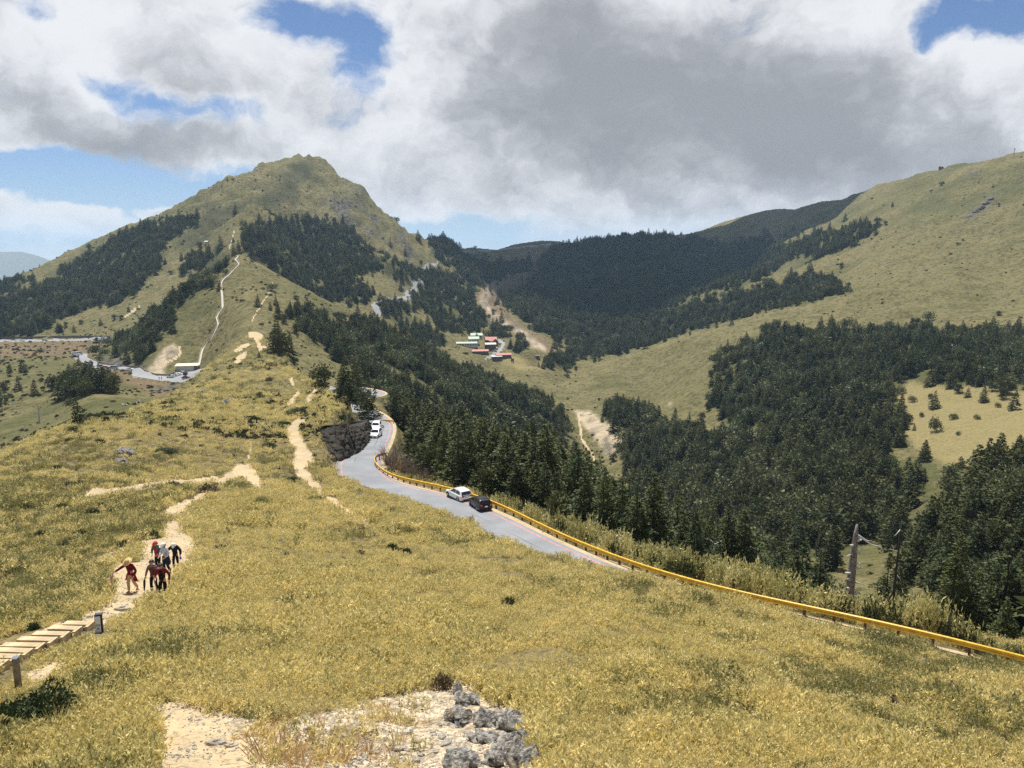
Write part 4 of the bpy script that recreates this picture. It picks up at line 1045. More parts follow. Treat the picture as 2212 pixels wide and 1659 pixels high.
guardrail(resample(np.array([wpt(778,876,214), wpt(790,877,213), wpt(799,878,212)]), 1.5), 1, 'small piece of yellow guardrail showing below the hairpin behind the firs', h=.7)
lf = resample(np.array([hit(285, 816, 350), hit(316, 821, 350), hit(347, 826, 350), hit(372, 829, 350), hit(393, 831, 350)]), 2.0)
lf2 = resample(np.array([hit(156, 776, 400), hit(172, 780, 400), hit(182, 788, 400), hit(215, 796, 400), hit(236, 799, 400), hit(285, 803, 380)]), 2.5)
flat_prof = [(0, .12), (.08, .12), (.08, -.12), (0, -.12)]
guardrail(lf, 1, 'pale low barrier along the edge of the small car park', h=.8, mat='concrete', prof=flat_prof, name='road_barrier', post_step=3)
guardrail(lf2, 1, 'pale low barrier along the outer edge of the mountain road bend', h=.8, mat='concrete', prof=flat_prof, name='road_barrier', post_step=4)
lw = np.array([hit(187, 762, 380), hit(190, 772, 380), hit(215, 784, 380), hit(253, 791, 380), hit(305, 793, 380), hit(314, 801, 380), hit(333, 809, 380), hit(364, 811, 380), hit(385, 802, 380)])
guardrail(resample(lw, 2), 1, 'low brown stone wall along the inner side of the mountain road', h=.25, mat='woodgrey', prof=[(0, .45), (.35, .45), (.35, -.45), (0, -.45)], name='stone_wall', post_step=20)
fw = np.array([hit(-30, 732, 480), hit(60, 731, 480), hit(120, 730, 480), hit(190, 729, 480), hit(240, 731, 480)])
guardrail(resample(fw, 4), 1, 'long dark retaining wall behind the upper mountain road at far left', h=.7, mat='darkwall', prof=[(0, 1.0), (.4, 1.0), (.4, -1.0), (0, -1.0)], name='retaining_wall', post_step=40)

# ------------------------------------------------------------------ cars
def bevelled(o, w=.04, seg=2):
    m = o.modifiers.new('b', 'BEVEL'); m.width = w; m.segments = seg; m.limit_method = 'ANGLE'; m.angle_limit = rad(25)
    dg = bpy.context.evaluated_depsgraph_get(); me = bpy.data.meshes.new_from_object(o.evaluated_get(dg)); o.modifiers.clear(); o.data = me
    me.polygons.foreach_set('use_smooth', [True] * len(me.polygons)); return o

STYLE = {
 'hatch': dict(L=4.25, W=1.78, H=1.50, zs=.93, hood=.92, rear=-1.98, roofr=-1.62, rooff=.05, ws=.80, wr=.60, cowl=.98, r=.325, clear=.2),
 'suv': dict(L=4.55, W=1.85, H=1.69, zs=1.05, hood=1.06, rear=-2.12, roofr=-1.80, rooff=.10, ws=.84, wr=.66, cowl=1.0, r=.36, clear=.26),
 'sedan': dict(L=4.6, W=1.80, H=1.45, zs=.92, hood=.90, rear=-1.75, roofr=-1.0, rooff=.15, ws=.80, wr=.58, cowl=1.05, r=.32, clear=.2),
 'van': dict(L=4.8, W=1.80, H=1.95, zs=1.1, hood=1.05, rear=-2.30, roofr=-2.2, rooff=1.1, ws=.84, wr=.74, cowl=1.75, r=.33, clear=.2)}

def car_body(st):
    g = STYLE[st]; h = g['L'] / 2; hw = g['W'] / 2; zs = g['zs']; b = MB(); c = g['clear']
    stn = [(-h, .45, .60, zs - .12, .86), (-h + .10, c + .05, .62, zs, .96), (-h + .5, c, .6, zs + .01, 1.0), (-.5, c, .58, zs, 1.0), (g['cowl'] - .2, c, .58, zs, 1.0), (g['cowl'] + .15, c, .58, g['hood'] - .02, .99), (h - .45, c, .55, g['hood'] - .10, .96), (h - .12, c + .03, .50, g['hood'] - .22, .88), (h, .38, .46, .62, .74)]
    v = []; n = 10
    for x, zb, zm, zt, k in stn:
        w = hw * k; ws = g['ws'] * k
        half = [(w * .80, zb), (w * .97, zb + .06), (w, zm), (w * .985, zm + (zt - zm) * .6), (ws, zt)]
        v += [(x, y, z) for y, z in half] + [(x, -y, z) for y, z in half[::-1]]
    f = [(i * n + k, (i + 1) * n + k, (i + 1) * n + (k + 1) % n, i * n + (k + 1) % n) for i in range(len(stn) - 1) for k in range(n)]
    f += [tuple(range(n)), tuple((len(stn) - 1) * n + k for k in range(n - 1, -1, -1))]
    b.add(v, f)
    return b
def cabin_y(g, z): return g['ws'] - (g['ws'] - g['wr']) * (z - g['zs']) / (g['H'] - g['zs'])
def car_cabin(st):
    g = STYLE[st]; zs = g['zs']; H = g['H']; mid = (g['roofr'] + g['rooff']) / 2
    stn = [(g['rear'], zs - .02), (g['roofr'] - .12, H - .14), (g['roofr'] + .12, H - .045), (mid, H), (g['rooff'] - .1, H - .03), (g['rooff'] + .12, H - .12), (g['cowl'], zs - .02)]
    v = []
    for x, z in stn: y = cabin_y(g, z); y0 = g['ws'] + .004; v += [(x, y0, zs - .02), (x, y, z), (x, y * .55, z + .02 * (z > zs)), (x, -y * .55, z + .02 * (z > zs)), (x, -y, z), (x, -y0, zs - .02)]
    n = 6; f = [(i * n + k, (i + 1) * n + k, (i + 1) * n + k + 1, i * n + k + 1) for i in range(len(stn) - 1) for k in range(n - 1)]
    return MB().add(v, f)
def side_glass(st, s):
    g = STYLE[st]; zs = g['zs']; H = g['H']; e = .012; out = []
    zt = H - .13; a = g['rear'] + (g['roofr'] - g['rear']) * .5 + .1; bq = g['cowl'] - .18; xm = (g['roofr'] + g['rooff']) / 2 + .25
    P = lambda x, z: (x, s * (cabin_y(g, z) + e), z)
    for poly in ([(a + .05, zs + .10), (a + .28, zs + .04), (xm - .05, zs + .04), (xm - .05, zt), (g['roofr'] + .22, zt - .03)], [(xm + .04, zs + .04), (bq - .05, zs + .04), (g['rooff'] + .12, zt), (xm + .04, zt)]):
        q = [P(*p) for p in poly]; q = q if s < 0 else q[::-1]; out.append(q)
    return out
def plane_glass(st, front):
    g = STYLE[st]; zs = g['zs']; H = g['H']; e = .015
    (x0, z0), (x1, z1) = ((g['cowl'], zs - .02), (g['rooff'] + .12, H - .12)) if front else ((g['rear'], zs - .02), (g['roofr'] - .12, H - .14))
    q = []
    for t, s in ((.14, 1), (.14, -1), (.95, -1), (.95, 1)):
        z = z0 + (z1 - z0) * t; x = x0 + (x1 - x0) * t + (e if front else -e); q.append((x, s * (cabin_y(g, z) - .07), z + e))
    return q if front else q[::-1]

def make_car(st, paintm, loc, head, label, group=None, plate=True, rimm='rim', glass='glass'):
    """a full car; head = compass heading, 0 is straight ahead, positive to the left"""
    g = STYLE[st]; o = empty('parked_car', loc, head + math.pi / 2, 1, label, 'car', group); h = g['L'] / 2; hw = g['W'] / 2
    bevelled(car_body(st).build('body', MAT[paintm], o), .05, 3)
    bevelled(car_cabin(st).build('roof', MAT[paintm], o), .05, 3)
    for s in (1, -1):
        for q in side_glass(st, s): mesh_obj('window', q, [tuple(range(len(q)))], MAT[glass], o)
    mesh_obj('rear_window', plane_glass(st, False), [(0, 1, 2, 3)], MAT[glass], o); mesh_obj('windscreen', plane_glass(st, True), [(0, 1, 2, 3)], MAT[glass], o)
    R = g['r']
    for x in (h * .625, -h * .60):
        for s in (1, -1):
            t = MB().tube([(0, -.10, 0), (0, .10, 0)], R, 20).build('wheel', MAT['tyre'], o); t.location = (x, s * (hw - .105), R)
            MB().tube([(0, s * .085, 0), (0, s * .106, 0)], R * .70, 16).build('hub', MAT['plastic'], t)
            st_ = [(math.cos(k * .6283) * R * (.68 if k % 2 == 0 else .22), s * .112, math.sin(k * .6283) * R * (.68 if k % 2 == 0 else .22)) for k in range(10)]
            mesh_obj('rim', [(0, s * .118, 0)] + st_, [(0, k + 1, (k + 1) % 10 + 1) if s < 0 else (0, (k + 1) % 10 + 1, k + 1) for k in range(10)], MAT[rimm], t)
            ar = MB(); n = 14; pr = []
            for k in range(n + 1):
                a = math.pi * k / n; pr.append([(x + math.cos(a) * rr, s * (hw + .004), R + math.sin(a) * rr) for rr in (R * .98, R * 1.2)])
            for k in range(n): ar.quad(pr[k][0], pr[k][1], pr[k + 1][1], pr[k + 1][0])
            ar.build('wheel_arch', MAT['plastic'], o)
    for s in (1, -1):
        MB().box((-h + .045, s * hw * .68, g['zs'] - .08), (.14, hw * .34, .17), top=(1, .8)).build('tail_lamp', MAT['tail'], o)
        MB().box((h - .18, s * hw * .64, .68), (.22, hw * .36, .13), top=(.7, .9)).build('headlight', MAT['lamp'], o)
        MB().box((g['cowl'] - .28, s * (g['ws'] + .13), g['zs'] + .08), (.14, .2, .13)).build('mirror', MAT[paintm], o)
    MB().box((-h - .012, 0, .34), (.06, hw * 1.45, .14)).build('rear_bumper', MAT['plastic'], o)
    MB().box((h - .03, 0, .40), (.10, hw * 1.1, .20)).build('grille', MAT['plastic'], o)
    MB().box((g['roofr'] - .16, 0, g['H'] - .10), (.26, g['wr'] * 1.9, .035)).build('spoiler', MAT[paintm], o)
    MB().tube([(g['roofr'] + .25, 0, g['H'] - .05), (g['roofr'] + .12, 0, g['H'] + .16)], .012, 6).build('aerial', MAT['plastic'], o)
    if plate:
        p = MB().box((-h - .03, 0, .72), (.02, .36, .17)).build('number_plate', MAT['plate'], o)
        MB().box((h + .03, 0, .42), (.02, .36, .16)).build('number_plate', MAT['plate'], o)
    return o
def yaw_along(x, y):
    i = np.argmin((ROADCL[:, 0] - x) ** 2 + (ROADCL[:, 1] - y) ** 2); return ROADCL[i], rd[i]
def on_road(ox, oy):
    q = hit(ox, oy); c, d = yaw_along(q[0], q[1]); return (q[0], q[1], c[2] + .055)
make_car('hatch', 'white', on_road(991, 1077), rad(34), 'white hatchback seen from behind, parked against the yellow guardrail ahead of the black car', 'parked cars on the near road', rimm='metal')
make_car('hatch', 'black', on_road(1037, 1097), rad(23), 'black hatchback with red tail lamps parked behind the white hatchback', 'parked cars on the near road')
make_car('suv', 'white', on_road(812, 944), rad(176), 'white SUV facing the viewer on the bend beside the rock cutting', 'white cars on the far bend')
wc = make_car('suv', 'white', on_road(813, 928), rad(180), 'white car with an open door, right behind the white SUV', 'white cars on the far bend')
q = MB().box((0, 0, 0), (1.0, .07, .75)).build('open_door', MAT['white'], wc); q.location = (.45, 1.36, .75); q.rotation_euler = (0, 0, rad(70))
q = MB().box((0, 0, 0), (1.0, 1.3, .06)).build('tailgate', MAT['white'], wc); q.location = (-2.5, 0, 1.95); q.rotation_euler = (0, rad(-12), 0)
make_car('sedan', 'white', on_road(776, 869), rad(90), 'white car half hidden behind the firs below the hairpin bend')

SMALL = {}
def small_car(st, paintm, ox, oy, head, label, group, lift=.1):
    key = (st, paintm)
    if key not in SMALL:
        g = STYLE[st]; b = car_body(st); cb = car_cabin(st); b.add(cb.v, cb.f)
        gl = MB()
        for s in (1, -1):
            for q in side_glass(st, s): gl.add(q, [tuple(range(len(q)))])
        for fr in (0, 1): gl.add(plane_glass(st, fr), [(0, 1, 2, 3)])
        wh = MB()
        for x in (g['L'] * .31, -g['L'] * .30):
            for s in (1, -1): wh.tube([(x, s * (g['W'] / 2 - .2), g['r']), (x, s * (g['W'] / 2 + .005), g['r'])], g['r'], 12)
        SMALL[key] = (b.mesh('body', MAT[paintm]), gl.mesh('windows', MAT['glass']), wh.mesh('wheels', MAT['tyre']))
    q = hit(ox, oy, 300)
    o = empty('parked_car', q + [0, 0, lift], head + math.pi / 2, 1, label, 'car', group)
    for nm, me in zip(('body', 'windows', 'wheels'), SMALL[key]): link(bpy.data.objects.new(nm, me), o)
    return o
G_ = 'cars in the small car park by the yellow building'
small_car('sedan', 'silver', 369, 816, rad(80), 'silver saloon at the left end of the car park row', G_)
small_car('suv', 'white', 378, 812.5, rad(70), 'white car second from the left in the car park row', G_)
small_car('sedan', 'white', 386, 810.5, rad(70), 'white saloon in the middle of the car park row', G_)
small_car('suv', 'silver', 392, 808, rad(65), 'pale silver car furthest back in the car park row', G_)
small_car('suv', 'black', 401, 810, rad(10), 'black boxy car beside the yellow building', G_)
small_car('sedan', 'red', 402, 818, rad(-70), 'dark red car at the ridge side of the car park', G_)
G_ = 'vehicles on the mountain road left of the car park'
small_car('van', 'blue', 248, 797, rad(-85), 'pale blue and white van on the road left of the car park', G_)
small_car('sedan', 'white', 280, 800, rad(-80), 'white saloon on the road just left of the car park', G_)
small_car('sedan', 'silver', 219, 793, rad(-75), 'silver car on the road half hidden by the fir clump', G_)
small_car('hatch', 'red', 230, 796, rad(-80), 'small dark red car on the road beside the fir clump', G_)
small_car('van', 'white', 163, 767, rad(-60), 'white van parked at the outer road bend, left one', G_)
small_car('van', 'silver', 171, 766, rad(-60), 'silver van parked at the outer road bend beside the white van', G_)
small_car('sedan', 'black', 162, 773, rad(-50), 'dark car parked at the outer road bend below the vans', G_)
rc = random.Random(4)
for i, (ox, oy) in enumerate([(206,735),(211,734),(216,733.5),(221,733),(226,732.5),(231,732),(207,739.5),(212,739),(218,738.5),(224,738),(230,737)]):
    small_car(rc.choice(['sedan', 'suv', 'van']), rc.choice(['white', 'white', 'silver', 'black', 'blue']), ox, oy, rad(rc.uniform(-30, 10)), 'one of the tiny cars crowded in the upper car park at far left', 'cars in the upper car park at far left')
small_car('sedan', 'white', 50, 737, rad(-85), 'tiny white car on the upper road at far left, left of the upper car park', 'cars on the upper road')
small_car('suv', 'silver', 97, 736, rad(-85), 'tiny silver car on the upper road midway to the upper car park', 'cars on the upper road')
G_ = 'vehicles in the mountain village'
small_car('van', 'white', 1079, 744, rad(20), 'white van on the village road beside the red roofed house', G_)
small_car('sedan', 'white', 1072, 753.5, rad(40), 'white car beside the white roofed house in the village', G_)
small_car('suv', 'silver', 1068, 759, rad(60), 'silver car on the village road below the white roofed house', G_)
small_car('sedan', 'red', 880, 643, rad(60), 'tiny red car on the winding road below the peak', None)

# ------------------------------------------------------------------ houses
def house(ox, oy, L_, W_, H_, rz, wall, roofm, label, pitch=.25, mono=False, name='house', group=None, wins=4, over=.5, ymin=500, door=True):
    q = hit(ox, oy, ymin); o = empty(name, q, rz, 1, label, 'house' if name == 'house' else name.replace('_', ' '), group)
    hx, hy = L_ / 2, W_ / 2; b = MB().box((0, 0, H_ / 2 - 2), (L_, W_, H_ + 4)); rh = W_ * pitch
    if not mono:
        for s in (-1, 1): b.add([(s * hx, -hy, H_), (s * hx, hy, H_), (s * hx, 0, H_ + rh)], [(0, 1, 2)])
    b.build('wall', MAT[wall], o)
    e = over
    if mono: pr = [(-hy - e, H_ + .05), (hy + e, H_ + rh)]; 
    else: pr = [(-hy - e, H_ - e * 2 * pitch + .05), (0, H_ + rh + .05), (hy + e, H_ - e * 2 * pitch + .05)]
    v = []; n = len(pr)
    for x in (-hx - e, hx + e):
        v += [(x, y, z) for y, z in pr] + [(x, y, z + .18) for y, z in pr]
    f = []
    for k in range(n - 1): f += [(k, k + 1, k + 1 + 2 * n, k + 2 * n), (n + k, 3 * n + k, 3 * n + k + 1, n + k + 1), (k, n + k, n + k + 1, k + 1), (2 * n + k, 2 * n + k + 1, 3 * n + k + 1, 3 * n + k)]
    f += [(0, 2 * n, 3 * n, n), (n - 1, 2 * n - 1, 4 * n - 1, 3 * n - 1)]
    mesh_obj('roof', v, f, MAT[roofm], o)
    for i in range(wins):
        x = -hx + L_ * (i + .5) / wins
        w_ = MB().box((x, -hy - .02, H_ * .55), (L_ / wins * .55, .08, H_ * .38)).build('window', MAT['glass'], o)
        MB().box((x, -hy - .05, H_ * .55 - H_ * .22), (L_ / wins * .65, .14, .1)).build('sill', MAT['concrete'], w_)
    if door: MB().box((hx + .02, 0, 1.0), (.08, 1.2, 2.1)).build('door', MAT['darkwall'], o)
    return o
h0 = house(406, 800, 11.5, 6, 2.9, rad(12), 'cream', 'roofcream', 'long low yellow building with a pale flat roof behind the small car park', .10, True, ymin=380, wins=0, over=.7)
for x, w_ in ((-2.6, 3.4), (1.6, 3.4)): MB().box((x, -3.02, 1.25), (w_, .08, 2.1)).build('garage_door', MAT['palewall'], h0)
MB().box((4.8, -3.03, 1.4), (1.7, .1, 2.8)).build('dark_panel', MAT['darkwall'], h0)
V_ = 'houses of the mountain village'
house(1029, 731, 13, 8, 4, rad(8), 'palewall', 'roofgreen', 'uppermost pale green roofed house of the village', group=V_)
house(1023, 739, 11, 8, 4, rad(8), 'palewall', 'roofgreen', 'second green roofed house, just below the uppermost one', group=V_)
house(1008, 747, 22, 6, 3, rad(8), 'palewall', 'roofgreen', 'long narrow green roofed house at the left edge of the village', .2, group=V_, wins=8)
house(1060, 741, 12, 9, 4, rad(10), 'darkwall', 'roofred', 'bright red gabled house behind the white roofed house', .3, group=V_)
house(1066, 744, 8, 7, 4, rad(-60), 'darkwall', 'roofred', 'smaller red gabled house nearest the village road', .35, group=V_, wins=2)
house(1059, 755, 11, 8, 6, rad(10), 'darkwall', 'roofwhite', 'tall dark walled house with a white roof in the village centre', .15, group=V_)
house(1037, 764, 17, 6, 3, rad(10), 'darkwall', 'roofred', 'long red roofed lodge on the left of the village road', .22, group=V_, wins=6)
house(1087, 772, 16, 6, 3, rad(12), 'darkwall', 'roofred', 'long red roofed lodge nearest the tan field', .22, group=V_, wins=6)
house(1073, 776, 10, 5, 3, rad(12), 'darkwall', 'roofwhite', 'low pale flat roofed shed beside the lodge nearest the field', .08, True, group=V_, wins=2)
house(1161, 773, 4, 3, 2.4, rad(5), 'darkwall', 'woodgrey', 'tiny brown hut by the dry gully right of the village', group=V_, wins=1)
house(1265, 521, 14, 6, 3.5, 0, 'palewall', 'roofwhite', 'tiny pale building on the saddle skyline', .1, True, wins=4)
house(2033, 363, 5, 4, 3, rad(20), 'darkwall', 'woodgrey', 'tiny dark hut on the right hand skyline ridge', wins=1)
house(446, 526, 3, 2.5, 2.2, rad(5), 'palewall', 'roofwhite', 'tiny white shelter high on the main peak', wins=1)
q = hit(1107, 783, 500); o = empty('notice_board', q, 0, 1, 'dark notice board standing alone in the tan field below the village', 'notice board')
MB().box((0, 0, 2.4), (3.2, .2, 3.2)).build('board', MAT['darkwall'], o)
for s in (-1, 1): MB().box((s * 1.2, .12, .5), (.2, .2, 4)).build('leg', MAT['woodgrey'], o)
q = hit(2190, 339, 500); o = empty('radio_mast', q, 0, 1, 'thin radio mast on the right hand skyline', 'radio mast')
MB().tube([(0, 0, -2), (0, 0, 11)], .3, 6).build('mast', MAT['woodgrey'], o); MB().box((0, 0, 9.5), (1.6, 1.2, 2.6)).build('antenna', MAT['metal'], o)

# ------------------------------------------------------------------ stair trail up the small peak
sp_ = [hit(x, y, 400) for x, y in [(430,790),(434,770),(439,753),(447,742),(455,735),(464,718),(472,701),(468,687),(474,675),(481,666),(480,640),(477,614),(482,605),(489,598),(503,585),(517,571),(508,562),(515,553)]]
sp_ = resample(np.array(sp_), 2.0); sp_[:, 2] = np.maximum(gz(sp_[:, 0], sp_[:, 1]), sp_[:, 2] - .3) + .25
o = empty('stairway', sp_[0], 0, 1, 'long thin stairway with railings climbing the small grassy peak', 'stairway'); v = []; f = []
for i, p in enumerate(sp_):
    for s in (-.55, .55): v.append((p[0] + s - sp_[0][0], p[1] - sp_[0][1], p[2] - sp_[0][2]))
    for s in (-.55, .55): v.append((p[0] + s - sp_[0][0], p[1] - sp_[0][1], p[2] - sp_[0][2] - 1))
for i in range(len(sp_) - 1):
    a = 4 * i; f += [(a, a + 1, a + 5, a + 4), (a + 2, a, a + 4, a + 6), (a + 1, a + 3, a + 7, a + 5)]
mesh_obj('steps', v, f, MAT['concrete'], o)
for s in (-.7, .7): MB().tube([(p[0] - sp_[0][0] + s, p[1] - sp_[0][1], p[2] - sp_[0][2] + .8) for p in sp_], .10, 5).build('railing', MAT['wood'], o)

# ------------------------------------------------------------------ steps, posts and signs on the near trail
o = None; NT_ = 8
for i in range(NT_):
    t = i / (NT_ - 1); ox = 192 + (4 - 192) * t; oy = 1361 + (1448 - 1361) * t ** 1.05
    q = hit(ox, oy); 
    if o is None: o0 = q; o = empty('wooden_steps', q, 0, 1, 'weathered timber steps at the lower left end of the trail', 'steps')
    wd_ = .85 + .55 * t; d = q - o0
    tr = MB().box((-wd_ / 2, .05, .10), (wd_, .27, .08)).build('tread', MAT['wood'], o); tr.location = (d[0], d[1], d[2] + .10); tr.rotation_euler = (rad(random.uniform(-2, 2)), 0, rad(-4 + 3 * random.random()))
    rs_ = MB().box((-wd_ / 2, -.13, -.08), (wd_ * .98, .05, .28)).build('riser', MAT['woodgrey'], tr)
    bl = MB().box((.05, 0, -.05), (.10, .42, .36)).build('stringer', MAT['wood'], tr)
q = hit(41, 1492); o = empty('wooden_post', q, 0, 1, 'square wooden post with a shiny metal cap at lower left', 'post')
MB().box((0, 0, .38), (.12, .12, 1.1)).build('shaft', MAT['woodgrey'], o); MB().box((0, 0, .96), (.14, .14, .06), top=(.5, .5)).build('cap', MAT['metal'], o)
q = hit(215, 1366); o = empty('trail_marker', q, rad(12), 1, 'small grey and white trail distance marker reading 0.5 K', 'trail marker')
MB().box((0, .02, .24), (.22, .10, .78)).build('post', MAT['plastic'], o); pn = MB().box((-.012, -.036, .30), (.165, .012, .56)).build('panel', MAT['plate'], o)
def text(body, size, loc, mat, parent, rot=(math.pi / 2, 0, 0)):
    cu = bpy.data.curves.new('lettering', 'FONT'); cu.body = body; cu.size = size; cu.align_x = 'CENTER'; cu.extrude = .002
    t = bpy.data.objects.new('lettering', cu); COL.objects.link(t); bpy.context.view_layer.update()
    me = bpy.data.meshes.new_from_object(t.evaluated_get(bpy.context.evaluated_depsgraph_get())); bpy.data.objects.remove(t)
    me.materials.clear(); me.materials.append(mat); o = link(bpy.data.objects.new('lettering', me), parent); o.location = loc; o.rotation_euler = rot; return o
text('0.5', .11, (-.012, -.046, .24), MAT['ink'], pn); text('K', .11, (-.012, -.046, .12), MAT['ink'], pn)
q = hit(602, 1031); o = empty('trail_signpost', q, 0, 1, 'thin grey trail signpost in the grass by the side trail', 'signpost')
MB().tube([(0, 0, -.3), (0, 0, 1.35)], .04, 8).build('pole', MAT['metal'], o); MB().box((.08, 0, 1.2), (.45, .04, .22)).build('sign', MAT['ink'], o)
q = hit(611, 1179); o = empty('marker_stone', q, 0, 1, 'tiny white marker stone in the grass above the right hand trail', 'marker stone')
MB().box((0, 0, .25), (.14, .12, .6), top=(.8, .8)).build('block', MAT['plate'], o); MB().box((0, 0, .57), (.12, .1, .05), top=(.5, .5)).build('top', MAT['concrete'], o)
p_ = wpt(811, 912, 178.5); o = empty('road_mirror', p_, 0, 1, 'grey round road mirror on a post at the bend behind the white cars', 'road mirror')
MB().tube([(0, 0, -.5), (0, 0, 2.4)], .05, 8).build('pole', MAT['rust'], o); MB().tube([(0, -.06, 2.3), (0, .02, 2.3)], .42, 20).build('mirror', MAT['silver'], o)
p_ = wpt(805, 846, 252.5); o = empty('chevron_sign', p_, 0, 1, 'small yellow warning sign above the hairpin guardrail', 'road sign')
MB().tube([(0, 0, -1), (0, 0, 1.6)], .05, 6).build('pole', MAT['rust'], o); sg = MB().box((0, -.06, 1.7), (.75, .04, .9)).build('board', MAT['yellow'], o)
b = MB()
for s in (-1, 1): b.add([(-.22, -.085, 1.7), (.0, -.085, 1.7), (.24, -.085, 1.7 + s * .33), (.02, -.085, 1.7 + s * .33)], [(0, 1, 2, 3)])
b.build('chevron', MAT['ink'], sg)

# ------------------------------------------------------------------ rocks
def rock_mesh(seed, vox=.036, n=10, axis=(.70, -.30, .64), thick=(.08, .20), flat=1.0):
    """stack of broken, tilted slabs fused into one lump"""
    rng = np.random.default_rng(seed); b = MB(); ax = Vector(axis).normalized(); e1 = ax.orthogonal().normalized(); e2 = ax.cross(e1)
    for i in range(n):
        t = -.8 + 1.6 * (i + .5) / n + rng.normal() * .05; th = rng.uniform(*thick); m = int(rng.integers(5, 8)); off = rng.normal(size=2) * .20; R = (.55 + .5 * rng.random()) * (1 - .45 * abs(t)); a0 = rng.random() * 6.28; st = .55 + .5 * rng.random(); v = []
        ring = [(a0 + 6.2832 * k / m + rng.normal() * .22, R * (.75 + .4 * rng.random())) for k in range(m)]
        tl = (rng.normal() * .08, rng.normal() * .08)
        for z, kk in ((-th / 2, 1), (th / 2, .9)):
            for a, r in ring: x = math.cos(a) * r * kk + off[0]; y = math.sin(a) * r * st * kk + off[1]; v.append(ax * (t + z + tl[0] * x + tl[1] * y) + e1 * x + e2 * y)
        b.add(v, [tuple(range(m - 1, -1, -1)), tuple(range(m, 2 * m))] + [(k, (k + 1) % m, m + (k + 1) % m, m + k) for k in range(m)])
    core = bmesh.new(); bmesh.ops.create_icosphere(core, subdivisions=2, radius=.45); b.add([v.co[:] for v in core.verts], [[v.index for v in f.verts] for f in core.faces]); core.free()
    me = bpy.data.meshes.new('rock'); me.from_pydata(b.v, [], b.f); o = link(bpy.data.objects.new('rock', me)); md = o.modifiers.new('r', 'REMESH'); md.mode = 'VOXEL'; md.voxel_size = vox
    nm = bpy.data.meshes.new_from_object(o.evaluated_get(bpy.context.evaluated_depsgraph_get())); bpy.data.objects.remove(o)
    V = np.zeros(len(nm.vertices) * 3, np.float32); nm.vertices.foreach_get('co', V); V = V.reshape(-1, 3)
    V += (fbm(V[:, 0] * 4 + seed, V[:, 1] * 4 + V[:, 2] * 3, 1, 3, seed)[:, None] * .035 + fbm(V[:, 0] * 14, V[:, 1] * 14 + V[:, 2] * 9, 1, 2, seed + 3)[:, None] * .012) * np.array(ax)
    nm.vertices.foreach_set('co', V.ravel()); nm.polygons.foreach_set('use_smooth', [False] * len(nm.polygons)); nm.update(); return nm
def rock(name, ox, oy, size, seed, label, cat='rock', group=None, mat='rock', rz=0, sink=.3, ymin=0, **kw):
    me = rock_mesh(seed, **kw); me.materials.append(MAT[mat]); q = hit(ox, oy, ymin); o = link(bpy.data.objects.new(name, me)); o.scale = size; o.location = (q[0], q[1], q[2] + size[2] * (1 - sink) - size[2] * .4); o.rotation_euler = (0, 0, rz)
    return tag(o, label, cat, group)
OC = 'schist rocks of the foreground outcrop'
for i, (ox, oy, sx, sy, sz, lab) in enumerate([
 (985,1500,.14,.16,.26,'pointed grey schist rock at the top of the foreground outcrop'),
 (1008,1522,.32,.2,.26,'dark jagged schist rock just below the pointed top rock'),
 (992,1556,.32,.18,.30,'smooth pale grey tilted slab on the left of the outcrop'),
 (1000,1568,.2,.10,.12,'narrow grey slab at the foot of the pale tilted slab'),
 (1062,1562,.34,.24,.30,'broad dark crumbly rock behind the pale tilted slab'),
 (1108,1578,.30,.26,.34,'rounded purple grey rock on the right shoulder of the outcrop'),
 (1050,1598,.36,.2,.2,'low layered rock across the middle of the outcrop'),
 (1108,1622,.34,.26,.34,'big fissured rock at the lower right of the outcrop'),
 (1128,1655,.26,.26,.36,'dark steep rock at the bottom right corner of the outcrop'),
 (1012,1656,.34,.24,.30,'dark grey hummocky rock at the bottom of the outcrop'),
 (1066,1650,.22,.2,.18,'pale broken rock between the two bottom rocks of the outcrop')]):
    rock('schist_rock', ox, oy, (sx * 1.4, sy * 1.5, sz * 1.0), 40 + i, lab, 'rock', OC, rz=rad(-15 + 8 * (i % 4)))
rock('dark_boulder', 484, 876, (1.3, 1.0, 1.4), 61, 'dark jagged boulder standing on the ridge slope', 'rock')
rock('dark_boulder', 504, 862, (.8, .7, .8), 62, 'smaller dark boulder right of the jagged ridge boulder', 'rock')
for i, (ox, oy, s) in enumerate([(2140,430,5),(2130,440,6),(2120,450,6),(2108,458,5),(2095,468,4)]):
    rock('dark_boulder', ox, oy, (s, s * .6, s * .45), 63 + i, 'grey crag in the rock rib high on the right mountain slope', 'rock', 'crags of the rock rib on the right mountain', ymin=500)
for i, (ox, oy, s) in enumerate([(273,986,1.4),(262,1000,1.0),(300,870,1.2),(270,877,1.2),(435,850,1.5)]):
    rock('grey_boulder', ox, oy, (s, s * .8, s * .6), 70 + i, 'grey boulder among the scrub on the left flank of the ridge', 'rock', 'boulders on the left flank of the ridge')
rs_ = np.random.default_rng(8); plates = [rock_mesh(80 + i, .14, 3, (.1, .05, 1), (.5, .7)) for i in range(5)]
for p in plates: p.materials.append(MAT['stone'])
def stones(n, box, lo, hi, label, group, cond=None):
    k = 0
    while k < n:
        ox = rs_.uniform(box[0], box[2]); oy = rs_.uniform(box[1], box[3])
        if cond and not inpoly(np.array([ox]), np.array([oy]), cond)[0]: continue
        q = hit(ox, oy); s = lo + (hi - lo) * rs_.random() ** 2.5
        o = link(bpy.data.objects.new('flat_stone', plates[k % 5])); o.location = q + [0, 0, s * .08]; o.scale = (s, s * rs_.uniform(.5, .9), s * rs_.uniform(.2, .42)); o.rotation_euler = (rs_.normal() * .15, rs_.normal() * .2, rs_.random() * 6.28)
        tag(o, label, 'stone', group); k += 1
